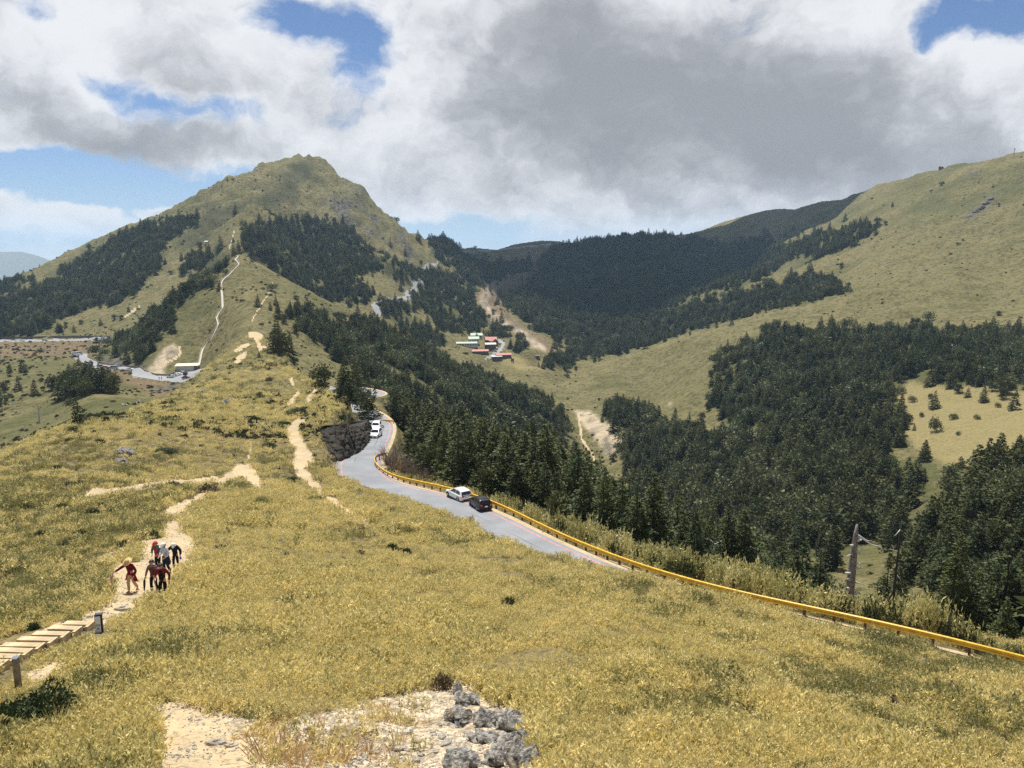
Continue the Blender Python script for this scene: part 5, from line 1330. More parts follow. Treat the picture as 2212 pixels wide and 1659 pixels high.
stones(170, (560,1520,1010,1655), .04, .22, 'pale flat stone lying among the dry grass left of the rock outcrop', 'loose stones left of the outcrop', [(560,1600),(660,1560),(760,1540),(850,1525),(950,1500),(1000,1540),(1040,1660),(640,1660)])
stones(45, (340,1540,570,1655), .02, .09, 'small pale stone on the bare sandy patch at the bottom', 'stones on the bare sandy patch', [(345,1540),(470,1550),(560,1600),(560,1655),(380,1655)])
stones(22, (110,1290,330,1360), .07, .26, 'flat slate slab in the trail near the distance marker', 'slate slabs in the trail', [(130,1345),(210,1322),(260,1300),(330,1300),(300,1325),(230,1345)])
for ox, oy, s, lab in [(463,1608,.19,'white rounded stone at the right edge of the bare sandy patch'),(498,1612,.13,'small white stone just right of the white rounded stone'),(262,1318,.3,'largest pale slab beside the distance marker'),(313,1298,.3,'pale slab by the grass tuft in front of the two walkers')]:
    q = hit(ox, oy); o = link(bpy.data.objects.new('flat_stone', plates[1])); o.location = q + [0, 0, s * .2]; o.scale = (s, s * .7, s * .5); tag(o, lab, 'stone')

def gravel():
    rg = np.random.default_rng(77); P = []
    m1 = mask_poly(P1, 15, 95, 9, .06) & TRAIL; cand = np.argwhere((STONY | (TRAIL & (YY < 22))) & (YY > 9) & (YY < 24)); c2 = np.argwhere(m1)
    for c, n, lo, hi in ((cand, 9000, .012, .06), (c2, 2600, .02, .09)):
        q = c[rg.integers(0, len(c), n)]; x = PX[q[:, 0], q[:, 1]] * YY[q[:, 0], q[:, 1]]; y = YY[q[:, 0], q[:, 1]] * (1 + rg.normal(size=n) * .002); x = x + rg.normal(size=n) * .03
        cl = fbm(x, y, .9, 3, 78); k = cl + rg.random(n) * .5 > .1; x, y = x[k], y[k]; P.append(np.stack([x, y, gz(x, y) + .004, lo + (hi - lo) * rg.random(len(x)) ** 3], 1))
    a = np.concatenate(P); n = len(a); kit = proto_set('gravel_kit', plates)
    instancer('gravel', kit, a[:, :3], np.stack([rg.normal(size=n) * .25, rg.normal(size=n) * .25, rg.random(n) * 6.28], 1), np.stack([a[:, 3], a[:, 3] * .75, a[:, 3] * .5], 1), rg.integers(0, 5, n), 'pale slate chips scattered on the bare ground and trail', 'gravel')
gravel()

# the dark rock cutting beside the road
Bq = np.array([wpt(*q) for q in [(699,966,127),(716,986,125.5),(734,1000,124.8),(755,991,129),(775,979,135),(790,962,144),(796,946,153),(796,930,162)]])
Tq = np.array([wpt(*q) for q in [(697,930,130),(708,924,131),(724,919,131.5),(742,919,134),(762,921,140),(780,919,148.5),(789,912,154),(793,906,161)]])
nu, nv = 150, 44; bi = resample(Bq, np.linalg.norm(np.diff(Bq, axis=0), axis=1).sum() / nu)[:nu]; ti = resample(Tq, np.linalg.norm(np.diff(Tq, axis=0), axis=1).sum() / nu)[:nu]; m_ = min(len(bi), len(ti)); bi, ti = bi[:m_], ti[:m_]
u_, v_ = np.meshgrid(np.arange(m_), np.linspace(-.08, 1.0, nv)); G = bi[u_] * (1 - v_[..., None]) + ti[u_] * v_[..., None]
tg = np.gradient(bi[:, :2], axis=0); tg /= np.linalg.norm(tg, axis=1)[:, None]; on_ = np.stack([tg[:, 1], -tg[:, 0]], 1)
dsp = (ridged(u_ * .45, v_ * 6, 2.0, 4, 41) * .75 + fbm(u_ * .45, v_ * 6, .8, 4, 42) * .8) * np.sin(np.pi * np.clip(v_, 0, 1)) ** .5 + .15
G[..., 0] += on_[u_][..., 0] * dsp; G[..., 1] += on_[u_][..., 1] * dsp
bk = G[::-1].copy(); bk[..., 0] -= on_[u_][..., 0] * 3.5; bk[..., 1] -= on_[u_][..., 1] * 3.5; bk[..., 2] -= .4
AL = np.concatenate([G, bk]); ii = np.arange(AL.shape[0] * m_).reshape(AL.shape[0], m_); ii = np.concatenate([ii, ii[:1]])
fc = np.stack([ii[:-1, :-1], ii[:-1, 1:], ii[1:, 1:], ii[1:, :-1]], -1).reshape(-1, 4)
me = np_mesh('rock_face', AL.reshape(-1, 3), fc, False); me.materials.append(MAT['cut']); o = link(bpy.data.objects.new('rock_face', me)); o['kind'] = 'structure'

# ------------------------------------------------------------------ shrubs
shr = [quads_mesh('foliage', dome_mesh(400 + i, 1, .75, 2600, .10, .25, 12), MAT['shrub']) for i in range(4)]
shrb = quads_mesh('foliage', dome_mesh(410, 1, .8, 700, .16, .4, 8), leaf_mat('brown_heath', ((.13, .095, .06), (.10, .085, .045), (.16, .11, .08)), .8, .2, .1))
shrg = quads_mesh('foliage', dome_mesh(411, 1, .9, 900, .16, .5, 9), MAT['hedge'])
stem_me = MB().tube([(0, 0, -.3), (.05, 0, .45)], [.06, .02], 6).mesh('stem', MAT['bark'])
for i, (ox, oy, r, hr, kd, lab) in enumerate(SHRUBS):
    q = hit(ox, oy); 
    if q is None: continue
    R_ = r / 1685 * q[1] * 1.0; o = empty('shrub', q - [0, 0, .05 * R_], random.random() * 6.28, 1, lab, 'shrub'); o.scale = (R_ * 1.12, R_, max(R_ * max(hr, .4) * 1.5, min(.75, R_ * 1.1)) + .15)
    link(bpy.data.objects.new('foliage', {'s': shr[i % 4], 'b': shrb, 'g': shrg}[kd]), o); link(bpy.data.objects.new('stem', stem_me), o)

# scrub dotted over the slopes
def scrub():
    rg = np.random.default_rng(21); out = []
    for Ya, Yb, k, p, s0, s1 in ((45, 130, .022, .10, .25, .6), (130, 330, .010, .15, .3, 1.1), (330, 800, .007, .12, .5, 1.7), (800, 1700, .006, .10, .7, 2.6)):
        n_w = int((math.log(Yb) - math.log(Ya)) / k); n_p = int(1.45 / k); w, pp = np.meshgrid(np.arange(n_w), np.arange(n_p))
        y = np.exp(math.log(Ya) + (w + rg.random(w.shape)) * k).ravel(); x = ((pp + rg.random(pp.shape)) * k - .725).ravel() * y
        fi, fj = gidx(x, y); i = np.round(fi).astype(int); j = np.round(fj).astype(int)
        dens = np.clip(.45 + 1.7 * fbm(x, y, 30, 4, 111) + .9 * fbm(x, y, 150, 2, 112), 0, 2) * p
        dens *= np.where((x / y < -.22) & (y > 45) & (y < 330), 2.6, 1)
        dens *= np.where((x / y < -.2) & (y > 130) & (y < 1200), 2.4, 1) * np.where((x / y > .15) & (y > 420), .42, 1) * np.where(BROWN[i, j], 1.6, 1)
        ok = (rg.random(len(x)) < dens) & ~TRAIL[i, j] & ~FROAD[i, j] & ~SCREE[i, j] & ~TAN[i, j] & (RD[i, j] > 5) & (-(gz(x, y) + 1) / y < RUNMIN[i, j] + .005)
        x, y = x[ok], y[ok]; out.append(np.stack([x, y, gz(x, y) - .1, s0 + (s1 - s0) * rg.random(len(x)) ** 2], 1))
    a = np.concatenate(out); n = len(a)
    kit = proto_set('scrub_kit', [quads_mesh('m', dome_mesh(420 + i, 1, .7, 150, .36, .35, 6), MAT['scrub'] if i < 3 else MAT['shrub']) for i in range(5)])
    instancer('scrub', kit, a[:, :3], np.stack([np.zeros(n), np.zeros(n), rg.random(n) * 6.28], 1), np.stack([a[:, 3], a[:, 3] * .85, a[:, 3] * 1.15], 1), rg.integers(0, 5, n), 'low scrub dotted over the grassy mountain slopes', 'scrub')
    print('SCRUB', n)
scrub()
# tall bamboo behind the guard rail
def hedge():
    rg = np.random.default_rng(31); top = [(1040,1080),(1060,1068),(1130,1090),(1200,1112),(1300,1148),(1400,1184),(1500,1208),(1640,1238),(1750,1272),(1900,1302),(2000,1312),(2090,1352),(2130,1395),(2260,1400)]
    P = []; S_ = []
    for p in RAIL[::1]:
        pass
    L_ = resample(RAIL, .62); d = np.gradient(L_[:, :2], axis=0); d /= np.linalg.norm(d, axis=1)[:, None]; nrm = -np.stack([d[:, 1], -d[:, 0]], 1)
    for p, n in zip(L_, nrm):
        for k in range(4):
            o_ = 1.5 + 4.6 * rg.random() ** 1.1; x, y = p[0] + n[0] * o_ + rg.normal() * .3, p[1] + n[1] * o_ + rg.normal() * .3; z = float(gz(x, y)); ox, oy = proj(x, y, z)
            if ox < 1045 or ox > 2300: continue
            _, s = ps(float(ox), float(np.interp(ox, [a for a, b in top], [b for a, b in top]))); h = -s * y - z
            h = np.clip(h * 1.28 + .25, .9, 4.8) * (.62 + .38 * rg.random()) * (1 + .25 * fbm(np.array([x]), np.array([y]), 2.5, 2, 33)[0]); P.append((x, y, z)); S_.append(h)
    # thin fringe beside the bend
    for p, n in zip(L_[:110], nrm[:110]):
        for k in range(2):
            o_ = .8 + 3.5 * rg.random(); x, y = p[0] + n[0] * o_, p[1] + n[1] * o_; P.append((x, y, float(gz(x, y)))); S_.append(.5 + .7 * rg.random())
    P = np.array(P); S_ = np.array(S_); n = len(P)
    kit = proto_set('bamboo_kit', [quads_mesh('m', leafy_tuft(500 + i, 15, .36, 1.0, .15, 11, .36), MAT['hedge']) for i in range(5)] + [quads_mesh('m', leafy_tuft(510 + i, 14, .34, .72, .15, 12, .40), MAT['dark_round']) for i in range(2)])  # short dark-leaved clumps mixed in to imitate shaded gaps between the bamboo
    w = .75 + .5 * rg.random(n); instancer('bamboo_thicket', kit, P, np.stack([rg.normal(size=n) * .1, rg.normal(size=n) * .1, rg.random(n) * 6.28], 1), np.stack([w * S_ ** .5 * .95, w * S_ ** .5 * .95, S_], 1), np.where(rg.random(n) < .36, 5 + rg.integers(0, 2, n), rg.integers(0, 5, n)), 'thick pale yellow bamboo growing behind the guardrail', 'bamboo')
hedge()

# bare brown bushes by the bend
def bare_bush(seed, h, n):
    rng = np.random.default_rng(seed); b = MB()
    for _ in range(n):
        a = rng.random() * 6.28; sp = .25 + .5 * rng.random(); p0 = np.array([rng.normal() * .1, rng.normal() * .1, -.2]); d = np.array([math.cos(a) * sp, math.sin(a) * sp, 1]); L_ = h * (.6 + .5 * rng.random()); p1 = p0 + d * L_ * .5; p2 = p1 + (d + rng.normal(size=3) * .35) * L_ * .45
        b.tube([p0, p1, p2], [.035, .02, .007], 4, False)
        for _ in range(6):
            t = rng.random(); q = p1 + (p2 - p1) * t; b.tube([q, q + (d * .6 + rng.normal(size=3) * .6) * L_ * .28], [.012, .004], 3, False)
    return b.mesh('twigs', MAT['twig'])
bb = [bare_bush(i, 2.6, 26) for i in range(3)]; bst = MB().tube([(0, 0, -.4), (0, 0, .4)], [.09, .05], 6).mesh('stem', MAT['bark'])
for i, (ox, Y, s) in enumerate([(838,122,1.2),(850,120,1.3),(862,117,1.25),(874,117,1.2),(886,114,1.1),(898,112,1.0),(912,110,.9),(845,126,1.3),(868,123,1.3),(885,120,1.2),(926,108,.8),(1078,100,.7),(1092,97,.6),(1105,95,.6),(1120,92,.5)]):
    p, _s = ps(ox, 1010); x, y = p * Y, Y; o = empty('bare_bush', (x, y, float(gz(x, y))), i * 1.3, s, 'leafless brown bush beside the road bend in front of the firs' if ox < 1000 else 'low leafless brown bush behind the guardrail beside the black car', 'bush', 'bare bushes at the bend' if ox < 1000 else 'bare bushes by the black car')
    link(bpy.data.objects.new('twigs', bb[i % 3]), o); link(bpy.data.objects.new('stem', bst), o)

# ------------------------------------------------------------------ dead trees
def world_at(ox, Y, oy=1200):
    p, _s = ps(ox, oy); return np.array([p * Y, Y, float(gz(p * Y, Y))])
q = world_at(1835, 76, 1277); top_s = ps(1841, 1133)[1]; Ht = -top_s * 76 - q[2]
o = empty('dead_tree', q, 0, 1, 'big broken dead tree trunk with bleached branch stubs at right', 'dead tree')
tr = MB().tube([(-.15, 0, -.5), (-.08, 0, Ht * .2), (.02, 0, Ht * .45), (.12, 0, Ht * .7), (.2, 0, Ht * .92), (.24, 0, Ht)], [.62, .52, .47, .38, .24, .10], 14).build('trunk', MAT['deadwood'], o, True)
def limb(pts, r): MB().tube([(a, b, c * Ht) for a, b, c in pts], r, 7).build('branch', MAT['silverwood'], o, True)
limb([(.2, 0, .90), (.9, -.1, .89), (1.8, -.2, .845), (2.6, 0, .83), (3.4, .1, .795)], [.10, .09, .06, .05, .02])
limb([(.2, 0, .93), (.8, -.1, .90), (1.4, -.1, .875), (1.9, 0, .87)], [.09, .07, .05, .02])
limb([(.2, -.1, .80), (.55, -.35, .78), (.7, -.4, .83)], [.16, .13, .05]); limb([(.2, -.1, .72), (.6, -.3, .70), (1.0, -.3, .69)], [.10, .08, .03])
limb([(.0, 0, .76), (-.45, -.2, .765), (-.7, -.2, .75)], [.07, .05, .02]); limb([(.3, 0, .55), (.9, -.1, .54), (1.5, -.1, .52)], [.08, .05, .02])
for k, (zz, sx) in enumerate([(.62, -1), (.57, -1), (.50, -1), (.46, 1), (.43, -1), (.36, -1), (.30, 1), (.24, -1), (.84, -1), (.66, 1), (.88, 1)]):
    limb([(.08 + sx * .25, -.25, zz), (.08 + sx * (.55 + .3 * (k % 3 == 0)), -.45, zz + .012)], [.17, .08])
q = world_at(1930, 84, 1280); Ht = -ps(1936, 1122)[1] * 84 - q[2]
o = empty('dead_tree', q, 0, 1, 'thin dark dead tree with a few pale twigs right of the big dead trunk', 'dead tree')
MB().tube([(0, 0, -.5), (.05, 0, Ht * .5), (.15, 0, Ht * .85), (.25, 0, Ht)], [.2, .16, .1, .03], 8).build('trunk', MAT['bark'], o, True)
limb([(.15, 0, .93), (-.3, -.1, .90), (-.6, -.1, .885)], [.05, .04, .015]); limb([(.12, 0, .78), (-.4, -.1, .79), (-.9, -.1, .80)], [.05, .04, .015]); limb([(.1, 0, .62), (.5, -.1, .60), (.8, -.1, .57)], [.05, .04, .015])
q = world_at(1542, 82, 1200); Ht = -ps(1540, 1163)[1] * 82 - q[2]
o = empty('dead_tree', q, 0, 1, 'small bleached snag poking up behind the bamboo left of the big dead trunk', 'dead tree')
MB().tube([(0, 0, -.5), (0, 0, Ht * .75), (.05, 0, Ht * .9)], [.2, .14, .1], 8).build('trunk', MAT['silverwood'], o, True)
limb([(.05, 0, .88), (-.5, 0, .97), (-1.2, 0, 1.0)], [.09, .06, .02]); limb([(.05, 0, .88), (.7, 0, .94), (1.2, 0, 1.0), (1.3, 0, .96)], [.08, .06, .04, .02])

# ------------------------------------------------------------------ far blue range
xs = np.linspace(-8200, -3800, 120); ri = []
for x in xs:
    a = x / 9000; ox = a * 1685 * 1.0 + 1106; h = np.interp(ox, [-400, 0, 30, 62, 95, 160, 300], [120, 12, 8, 6, -38, -160, -420]) + 25 * fbm(np.array([x]), np.array([0.]), 500, 4, 121)[0]; ri.append(h)
v = []; f = []
for x, h in zip(xs, ri):
    for dy, k in ((-1800, -900), (-900, (h - 480)), (0, h), (900, h - 480), (1800, -900)): v.append((x, 9000 + dy, k + 60 * float(fbm(np.array([x]), np.array([dy * 1.]), 600, 3, 122)[0]) * (dy != 0)))
for i in range(len(xs) - 1):
    for k in range(4): f.append((5 * i + k, 5 * i + 5 + k, 5 * i + 6 + k, 5 * i + 1 + k))
o = mesh_obj('far_mountain', v, f, MAT['ground'], smooth=True); o['kind'] = 'structure'
# ------------------------------------------------------------------ walkers
MAT['skin'] = paint('skin', (.50, .30, .20), .55, .4, var=.06); MAT['hair'] = paint('black_hair', (.015, .013, .012), .6, .4)
def cloth(name, col, var=.18): MAT[name] = paint(name, col, .9, .15, var=var, scale=9)
for nm, c in (('maroon_wool', (.13, .012, .022)), ('red_jacket', (.30, .012, .02)), ('beige_cloth', (.52, .38, .22)), ('coral_shoe', (.80, .16, .11)), ('straw', (.62, .42, .18)), ('black_cloth', (.012, .012, .015)),
              ('brown_vest', (.10, .045, .03)), ('green_cloth', (.04, .14, .10)), ('pink_vest', (.28, .02, .07)), ('pale_shirt', (.40, .44, .52)), ('navy_cloth', (.018, .022, .038)), ('white_cap', (.74, .74, .75)),
              ('red_cap', (.50, .06, .06)), ('dark_red_sleeve', (.16, .015, .02)), ('purple_cloth', (.16, .07, .26)), ('pink_cloth', (.60, .25, .33)), ('stick_wood', (.42, .29, .16)), ('dark_umbrella', (.05, .02, .03))): cloth(nm, c)
def plaid():
    m, T, B = new_mat('plaid_cloth', .9, .15); P = T.obj(); sp = T.n('ShaderNodeSeparateXYZ'); T.l(P, sp.inputs[0])
    w = lambda s, k: T.ramp(T.math('ABSOLUTE', T.math('SUBTRACT', T.math('FRACT', T.math('MULTIPLY', s, k)), .5)), .18, .24)
    c = T.mix(w(sp.outputs[0], 11), (.05, .02, .06), (.22, .05, .08)); c = T.mix(T.math('MULTIPLY', w(sp.outputs[2], 11), .6), c, (.35, .26, .32)); T.l(c, B.inputs['Base Color']); return m
MAT['plaid'] = plaid()

def skin_obj(name, nodes, edges, mat, parent, root=0, sub=2):
    me = bpy.data.meshes.new(name); me.from_pydata([n[0] for n in nodes], edges, []); o = link(bpy.data.objects.new(name, me)); m = o.modifiers.new('s', 'SKIN'); m.use_smooth_shade = True
    o.modifiers.new('d', 'SUBSURF').levels = sub
    for i, n in enumerate(nodes):
        sv = me.skin_vertices[0].data[i]; sv.radius = n[1] if isinstance(n[1], tuple) else (n[1], n[1]); sv.use_root = (i == root)
    dg = bpy.context.evaluated_depsgraph_get(); dg.update(); nm = bpy.data.meshes.new_from_object(o.evaluated_get(dg)); bpy.data.objects.remove(o); nm.materials.clear(); nm.materials.append(MAT[mat]); nm.name = name
    nm.polygons.foreach_set('use_smooth', [True] * len(nm.polygons)); return link(bpy.data.objects.new(name, nm), parent)

def person(feet, top, face, label, cfg):
    g = hit(*feet); s_top = ps(*top)[1]; Hh = min(1.74, max(1.5, (-s_top * g[1] - g[2]) / (1 - .0 * cfg.get('bend', 0)) * cfg.get('hk', 1)))
    k = Hh / 1.62; o = empty('person', g, rad(face), k, label, 'person', 'walkers on the trail')
    be = rad(cfg.get('bend', 0)); pel = Vector((0, .0, .87))
    R = Matrix.Rotation(be, 3, 'X')                             # leaning towards -y
    up = lambda x, y, z: pel + R @ (Vector((x, y, z)) - pel)
    hd = up(0, 0, 1.40); HR = Matrix.Rotation(be + rad(cfg.get('nod', 8)), 3, 'X') @ Matrix.Rotation(rad(cfg.get('turn', 0)), 3, 'Z')
    hp = lambda x, y, z: hd + HR @ Vector((x, y, z))
    N = []; E = []
    def nd(p, r, par=None):
        N.append((tuple(p), r)); i = len(N) - 1
        if par is not None: E.append((par, i))
        return i
    p0 = nd(pel, .115); sp1 = nd(up(0, 0, 1.08), .105, p0); ch = nd(up(0, 0, 1.27), .115, sp1); nk = nd(hd, .052, ch)
    h1 = nd(hp(0, -.015, .075), .072, nk); h2 = nd(hp(0, -.012, .145), .092, h1); h3 = nd(hp(0, 0, .215), .07, h2)
    nd(hp(0, -.118, .118), .014, h2); nd(hp(.098, .0, .12), .016, h2); nd(hp(-.098, .0, .12), .016, h2)
    legs = cfg.get('legs', ((0, 0), (0, 0))); J = {}
    for s, (fw, li) in zip((-1, 1), legs):                      # -1: the walker's right, seen on the left
        hip = Vector((s * .085, 0, .84)); an = Vector((s * .095, -fw + .02, .085 + li)); kn = (hip + an) / 2 + Vector((0, -.05 - abs(fw) * .12, 0))
        a = nd(hip, .085, p0); b = nd(kn, .058, a); c = nd(an, .04, b); d = nd(an + Vector((s * .02, -.13, -.05)), .032, c); J[s] = (hip, kn, an)
    arms = cfg['arms']
    for s, (el, wr) in zip((-1, 1), arms):
        sh = up(s * .155, 0, 1.345); el = Vector(el); wr = Vector(wr)
        a = nd(sh, .062, ch); b = nd(el, .043, a); c = nd(wr, .028, b); d = (wr - el).normalized(); sd = Vector((0, 0, 1)).cross(d); sd = sd.normalized() if sd.length > .1 else Vector((1, 0, 0))
        pm = nd(wr + d * .05, (.034, .02), c); nd(wr + d * .04 + sd * .045 * -s, .010, pm)
        for q, L_ in zip((-.026, -.009, .009, .026), (.062, .075, .07, .055)):
            f1 = nd(wr + d * .095 + sd * q, .0095, pm); nd(wr + d * (.095 + L_ * .5) + sd * q + Vector((0, -.012, -.02)), .008, f1)
        J['a%d' % s] = (sh, el, wr)
    skin_obj('body', N, E, 'skin', o)
    def upper(name, mat, grow, arms_to=None, armmat=None, low=.80):
        n = [(tuple(up(0, 0, low)), .125 + grow), (tuple(up(0, 0, 1.08)), .112 + grow), (tuple(up(0, 0, 1.28)), .118 + grow), (tuple(up(0, 0, 1.40)), .062 + grow * .5)]; e = [(0, 1), (1, 2), (2, 3)]
        for s in (-1, 1):
            sh, el, wr = J['a%d' % s]; i = len(n); n += [(tuple(sh), .072 + grow)]; e.append((2, i))
            if arms_to: n += [(tuple(el), .055 + grow), (tuple(el.lerp(wr, arms_to)), .042 + grow)]; e += [(i, i + 1), (i + 1, i + 2)]
        skin_obj(name, n, e, mat, o)
    for u in cfg['tops']: upper(*u)
    n = [(tuple(pel + Vector((0, 0, .02))), .128), (tuple(pel - Vector((0, 0, .03))), .12)]; e = [(0, 1)]
    for s in (-1, 1):
        hip, kn, an = J[s]; i = len(n); n += [(tuple(hip), .098), (tuple(kn), .072), (tuple(an + Vector((0, 0, .03))), .062)]; e += [(1, i), (i, i + 1), (i + 1, i + 2)]
    skin_obj('trousers', n, e, cfg['trousers'], o)
    for s in (-1, 1):
        an = J[s][2]; skin_obj('shoe', [(tuple(an + Vector((0, .03, -.03))), .05), (tuple(an + Vector((s * .01, -.07, -.045))), .046), (tuple(an + Vector((s * .02, -.15, -.052))), .036)], [(0, 1), (1, 2)], cfg['shoes'], o)
    for s in (-1, 1):
        b = MB().box((0, 0, 0), (.022, .012, .012)).build('eye', MAT['ink'], o); b.location = hp(s * .034, -.096, .142); b.rotation_euler = HR.to_euler()
    b = MB().box((0, 0, 0), (.045, .012, .010)).build('mouth', MAT['red_cap'], o); b.location = hp(0, -.092, .068); b.rotation_euler = HR.to_euler()
    def dome(name, mat, r, z0, z1, brim=None, peak=None):
        v = []; f = []; nn = 16; lv = [(1.0, z0), (1.0, z0 + (z1 - z0) * .45), (.8, z0 + (z1 - z0) * .8), (.4, z1), (.02, z1 + .005)]
        if brim: lv = [(brim, z0 - .03), (brim * .98, z0 - .015)] + lv
        for a, z in lv:
            for i in range(nn): t = 6.2832 * i / nn; v.append(hp(r * a * math.cos(t), r * a * 1.12 * math.sin(t) + (.018 if name == 'hair' else .005), max(z, .185) if name == 'hair' and math.sin(t) < -.3 else z))
        for j in range(len(lv) - 1): f += [(j * nn + i, j * nn + (i + 1) % nn, (j + 1) * nn + (i + 1) % nn, (j + 1) * nn + i) for i in range(nn)]
        q = mesh_obj(name, v, f, MAT[mat], o, True)
        if peak:
            pv = []
            for zz in (0, .012): pv += [hp(x, y, z0 + .01 + zz - dz) for x, y, dz in ((-.085, -.075, 0), (-.07, -.16, .025), (0, -.20, .035), (.07, -.16, .025), (.085, -.075, 0))]
            mesh_obj('peak', pv, [(4, 3, 2, 1, 0), (5, 6, 7, 8, 9)] + [(i, (i + 1) % 5, 5 + (i + 1) % 5, 5 + i) for i in range(5)], MAT[mat], q)
        return q
    for h in cfg.get('head', []): dome(*h)
    for fn in cfg.get('extra', []): fn(o, J, up, hp)
    return o, J, k, g
def held(name, o, k, face, pts, r, mat, label, cat):
    """a thing in somebody's hand: built in the walker's frame, but on its own"""
    M = Matrix.Translation(o.location) @ Matrix.Rotation(rad(face), 4, 'Z') @ Matrix.Scale(k, 4); w = [M @ Vector(p) for p in pts]; q = empty(name, w[0], 0, 1, label, cat)
    loc = [np.array(p - w[0]) for p in w]
    if cat == 'umbrella':
        n = len(loc); MB().tube(loc[1:], [r * .5] + [r] * (n - 4) + [r * .7, r * .2] if n > 4 else r, 8).build('canopy', MAT[mat], q, True); MB().tube(loc[:2], .014, 6).build('handle', MAT['stick_wood'], q)
    else: MB().tube(loc, r, 7).build('shaft', MAT[mat], q); MB().tube([loc[0], loc[0] + (loc[0] - loc[-1]) * .03], r * 1.2, 7).build('grip', MAT['stick_wood'], q)
    return q
def hang_jacket(mat, spread):
    def fn(o, J, up, hp):
        for s in (-1, 1):
            v = [(s * .10, -.13, .93), (s * .19, .02, .95), (s * .05, .15, .93), (s * (.20 + spread), -.12, .60), (s * (.30 + spread), .05, .52), (s * .10, .20, .58)]; v += [(x * .93, y * .8, z) for x, y, z in v]
            mesh_obj('jacket_tail', v, [(0, 1, 4, 3), (1, 2, 5, 4), (7, 6, 9, 10), (8, 7, 10, 11), (3, 4, 10, 9), (4, 5, 11, 10), (0, 3, 9, 6), (2, 8, 11, 5)], MAT[mat], o)
        skin_obj('jacket_knot', [((-.12, -.08, .93), .04), ((0, -.14, .92), .045), ((.12, -.08, .93), .04)], [(0, 1), (1, 2)], mat, o)
    return fn
pA = person((286, 1279), (278, 1206), -14, 'person in a straw hat, maroon sweater, beige trousers and bright coral shoes', dict(bend=9, nod=24, legs=((.10, 0), (-.22, .03)),
    arms=(((-.40, -.14, 1.17), (-.60, -.30, 1.02)), ((.30, -.02, 1.06), (.27, -.16, .84))), tops=[('sweater', 'maroon_wool', .008, .95)], trousers='beige_cloth', shoes='coral_shoe',
    head=[('straw_hat', 'straw', .105, .16, .285, 1.95), ('hair', 'hair', .104, .07, .20)], extra=[hang_jacket('red_jacket', .04)]))
held('folded_umbrella', pA[0], pA[2], -14, [(-.62, -.34, 1.04), (-.655, -.37, .94), (-.68, -.39, .84), (-.75, -.42, .55), (-.80, -.44, .30), (-.82, -.45, .2)], .05, 'pink_cloth', 'pink folded umbrella held out by the straw hat walker', 'umbrella')
pB = person((334, 1281), (329, 1214), -4, 'person in a plaid shirt and brown vest with dark hair, carrying a dark folded umbrella', dict(bend=4, legs=((.05, 0), (-.15, .0)),
    arms=(((-.30, .03, 1.10), (-.30, -.14, .86)), ((.27, .02, 1.10), (.26, -.18, .96))), tops=[('shirt', 'plaid', .006, .95), ('vest', 'brown_vest', .018)], trousers='black_cloth', shoes='black_cloth', head=[('hair', 'hair', .122, .06, .27)]))
held('folded_umbrella', pB[0], pB[2], -4, [(-.31, -.20, .86), (-.315, -.21, .76), (-.32, -.22, .70), (-.33, -.23, .5), (-.34, -.24, .30), (-.34, -.24, .2)], .05, 'dark_umbrella', 'dark folded umbrella hanging from the plaid shirt walker', 'umbrella')
pC = person((354, 1294), (348, 1216), 6, 'person in a black padded vest with dark red sleeves, leaning on a wooden stick', dict(bend=6, nod=18, legs=((.06, 0), (-.10, .0)),
    arms=(((-.27, -.06, 1.10), (-.20, -.27, 1.04)), ((.29, .03, 1.10), (.29, -.04, .84))), tops=[('sleeves', 'dark_red_sleeve', .004, .95), ('vest', 'black_cloth', .022)], trousers='black_cloth', shoes='black_cloth', head=[('hair', 'hair', .112, .08, .25)]))
held('walking_stick', pC[0], pC[2], 6, [(-.22, -.34, 1.16), (-.14, -.36, .6), (-.06, -.38, .0)], .016, 'stick_wood', 'pale wooden walking stick of the walker in the black vest', 'stick')
pE = person((343, 1232), (347, 1168), -12, 'person in a red cap and crimson vest with green sleeves, standing at the back', dict(bend=8, nod=15, turn=-20,
    arms=(((-.29, -.02, 1.10), (-.16, -.22, .96)), ((.28, -.02, 1.10), (.16, -.22, .96))), tops=[('sleeves', 'green_cloth', .004, .9), ('vest', 'pink_vest', .028, None, None, .74)], trousers='black_cloth', shoes='black_cloth', head=[('cap', 'red_cap', .106, .13, .25, None, True), ('hair', 'hair', .1, .07, .16)]))
pD = person((361, 1240), (353, 1172), -35, 'person in a pale grey shirt and white cap, dark jacket round the waist', dict(bend=5, nod=18, turn=-25, legs=((.06, 0), (-.12, 0)),
    arms=(((-.27, -.05, 1.10), (-.14, -.25, .98)), ((.28, .0, 1.10), (.20, -.20, .94))), tops=[('shirt', 'pale_shirt', .012, .8)], trousers='navy_cloth', shoes='black_cloth', head=[('cap', 'white_cap', .106, .13, .25, None, True), ('hair', 'hair', .1, .07, .16)], extra=[hang_jacket('navy_cloth', -.04)]))
pF = person((381, 1229), (379, 1172), 4, 'person in a black jacket and white cap with bowed head, rightmost', dict(bend=9, nod=36, hk=1.04, legs=((.10, 0), (-.12, .02)),
    arms=(((-.36, -.04, 1.14), (-.46, -.14, 1.02)), ((.30, .0, 1.08), (.33, -.16, .88))), tops=[('jacket', 'black_cloth', .026, .95, None, .78)], trousers='black_cloth', shoes='black_cloth', head=[('cap', 'white_cap', .108, .12, .25, None, True)]))
M = Matrix.Translation(pF[0].location) @ Matrix.Rotation(rad(4), 4, 'Z') @ Matrix.Scale(pF[2], 4); q = empty('purple_bag', M @ Vector((.34, -.24, .84)), 0, 1, 'small purple bag in the hand of the black jacketed walker', 'bag')
